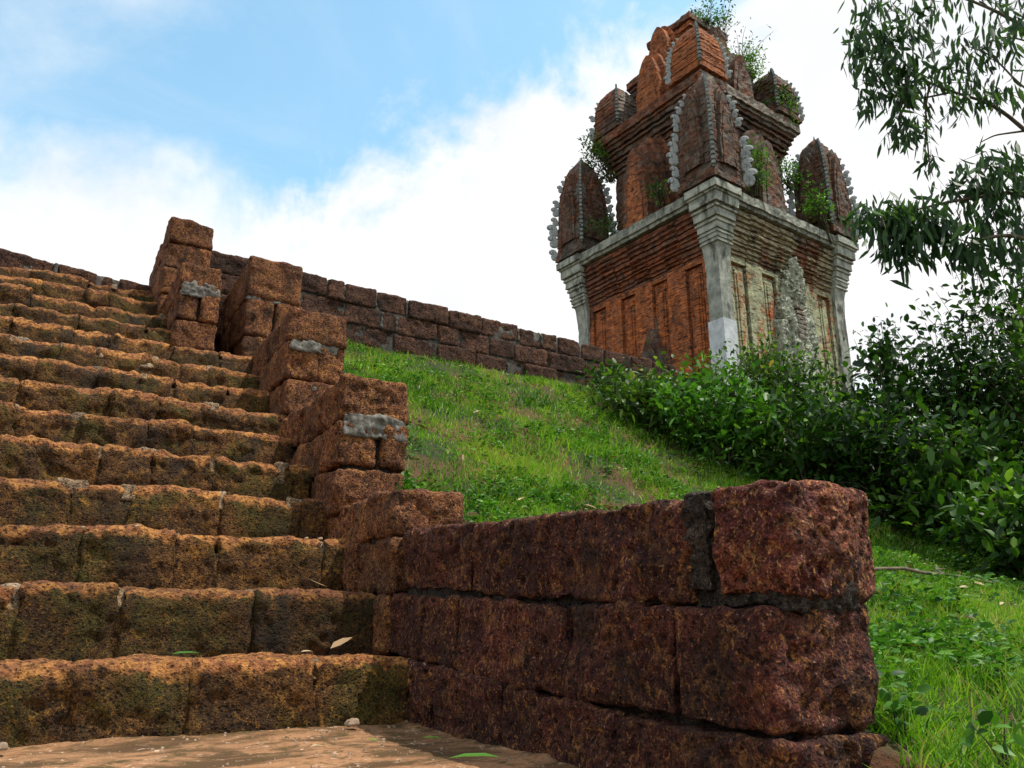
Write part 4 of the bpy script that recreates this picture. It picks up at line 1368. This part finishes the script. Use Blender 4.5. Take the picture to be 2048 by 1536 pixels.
LG = 'leaves fallen on the steps and floor'
one_leaf('fallen_leaf', 1.28, 2.27, .035, .16, .035, 2.75, 'leaf_fresh', .55, 'long green leaf on the floor, the largest one beside the dark wall', LG)
one_leaf('fallen_leaf', 1.30, 2.72, .035, .08, .022, 2.2, 'leaf_fresh', .8, 'small green leaf on the floor close to the dark wall', LG)
one_leaf('fallen_leaf', 1.10, 2.82, .03, .06, .02, 1.8, 'leaf_fresh', .9, 'tiny yellow green leaf on the floor left of the other green leaves', LG)
one_leaf('fallen_leaf', .86, 2.80, .03, .10, .018, .6, 'dry', .7, 'pale narrow curled leaf on the floor', LG, curl=.3)
one_leaf('fallen_leaf', .52, 3.62, .30, .13, .028, .35, 'leaf_fresh', .35, 'narrow green leaf lying on the lowest step', LG)
one_leaf('fallen_leaf', 1.20, 3.70, .31, .11, .075, .1, 'dry', .45, 'broad pale dry leaf at the right end of the lowest step', LG, curl=-.2, tiltz=.25)
one_leaf('fallen_leaf', 1.05, 3.64, .30, .07, .02, .4, 'dry', .75, 'slim dry leaf left of the broad pale leaf on the lowest step', LG)
one_leaf('fallen_leaf', 1.30, 4.12, .60, .10, .02, 2.9, 'dry', .6, 'curled dry leaf at the right end of the second step', LG, curl=-.2, tiltz=.2)
one_leaf('fallen_leaf', 2.35, 5.05, gz(2.35, 5.05) + .09, .17, .05, 2.3, 'dry', .7, 'large tan dry leaf on the grass beside the second pier', LG, tiltz=.3)


def pebble(x, y, z, s_, label):
    mb = MB()
    V, Q, N = rbox((s_, s_ * .8, s_ * .6), s_ / 8, s_ * .2)
    V = V * .7; V = rough(V, N, s_ * .12, .3 / s_, .2)
    mb.add(V, Q, tint=rng.random())
    o = mb.build('pebble', M['stone'], None)
    o.location = (x, y, z + s_ * .22)
    tag(o, label, 'pebble', 'small stones lying on the steps and floor')


pebble(1.22, 3.42, .02, .07, 'grey pebble on the floor against the foot of the lowest step')
pebble(-.02, 3.36, .02, .06, 'pale pebble at the left foot of the lowest step')
pebble(1.36, 4.50, .88, .035, 'pale pebble at the right end of the third step')
pebble(1.28, 4.49, .88, .025, 'smaller pebble left of the pale pebble on the third step')
pebble(.40, 4.40, .885, .03, 'pebble lying midway along the third step')

twig = MB()
tw0 = np.array([5.05, 3.75, 0]); tw1 = np.array([6.05, 3.05, 0])
pp = np.linspace(0, 1, 10)[:, None] * (tw1 - tw0) + tw0
pp[:, 2] = ground_z(pp[:, :2]) + .06 + .04 * np.sin(np.linspace(0, 5, 10))
pp -= pp[0] * 0
org = pp[0].copy()
tube(twig, pp - org, np.linspace(.014, .006, 10), 6)
tube(twig, np.array([pp[4], pp[4] + [.15, .16, .05], pp[4] + [.34, .2, .06]]) - org, [.007, .005, .003], 5)
o = twig.build('fallen_twig', M['bark'], None); o.location = tuple(org)
tag(o, 'dry bent twig lying on the grass in front of the right bushes', 'twig')

# grit and crumbs on the floor and the treads
mb = MB()
n = 900
gp = np.column_stack([rng.uniform(-1.2, 1.55, n), 3.55 - rng.random(n) ** 2.2 * 1.6])
gp[:n // 3, 0] = 1.55 - rng.random(n // 3) ** 2 * .6
gzv = .010 * fbm(gp, 1.6, 3) + .006 * fbm(gp, 9, 4) + .03 * np.clip((gp[:, 1] - 3.25) / .4, 0, 1) ** 2 + .03 * np.clip((gp[:, 0] - 1.42) / .2, 0, 1) ** 2
base = np.array([(-1, -1, 0), (1, -1, 0), (1, 1, 0), (-1, 1, 0), (-.6, -.6, 1), (.7, -.5, 1), (.5, .7, 1), (-.7, .6, 1)], float)
GQ = np.array([(0, 1, 5, 4), (1, 2, 6, 5), (2, 3, 7, 6), (3, 0, 4, 7), (4, 5, 6, 7)])
sz = .0016 + .005 * rng.random(n) ** 4
VV = base[None] * (sz[:, None, None] * rng.uniform(.7, 1.4, (n, 8, 3))) + np.column_stack([gp, gzv - .0005])[:, None]
mb.add(VV.reshape(-1, 3), (GQ[None] + (np.arange(n) * 8)[:, None, None]).reshape(-1, 4), tint=np.repeat(rng.random(n), 8))
tag(mb.build('grit', M['stone'], None, False), 'fine pale grit and crumbs along the foot of the lowest step', 'grit', kind='stuff')

WG = 'single weeds beside the masonry'
shrub('weed_plant', (1.98, 4.72, gz(2.1, 4.72)), .22, .10, 8, 40, .06, 'weed', 'small green weed at the right foot of the second pier', 'weed', WG, lw=.6, spread=.03, stemr=.003)
shrub('weed_plant', (1.97, 1.42, gz(1.97, 1.42)), .16, .06, 6, 26, .05, 'weed', 'leafy weed growing at the end of the dark foreground wall', 'weed', WG, lw=.5, spread=.03, stemr=.003)
shrub('weed_plant', (1.96, 1.15, gz(1.96, 1.15)), .15, .07, 6, 26, .05, 'weed', 'broad leaved weed low in front of the end of the foreground wall', 'weed', WG, lw=.55, spread=.03, stemr=.003)
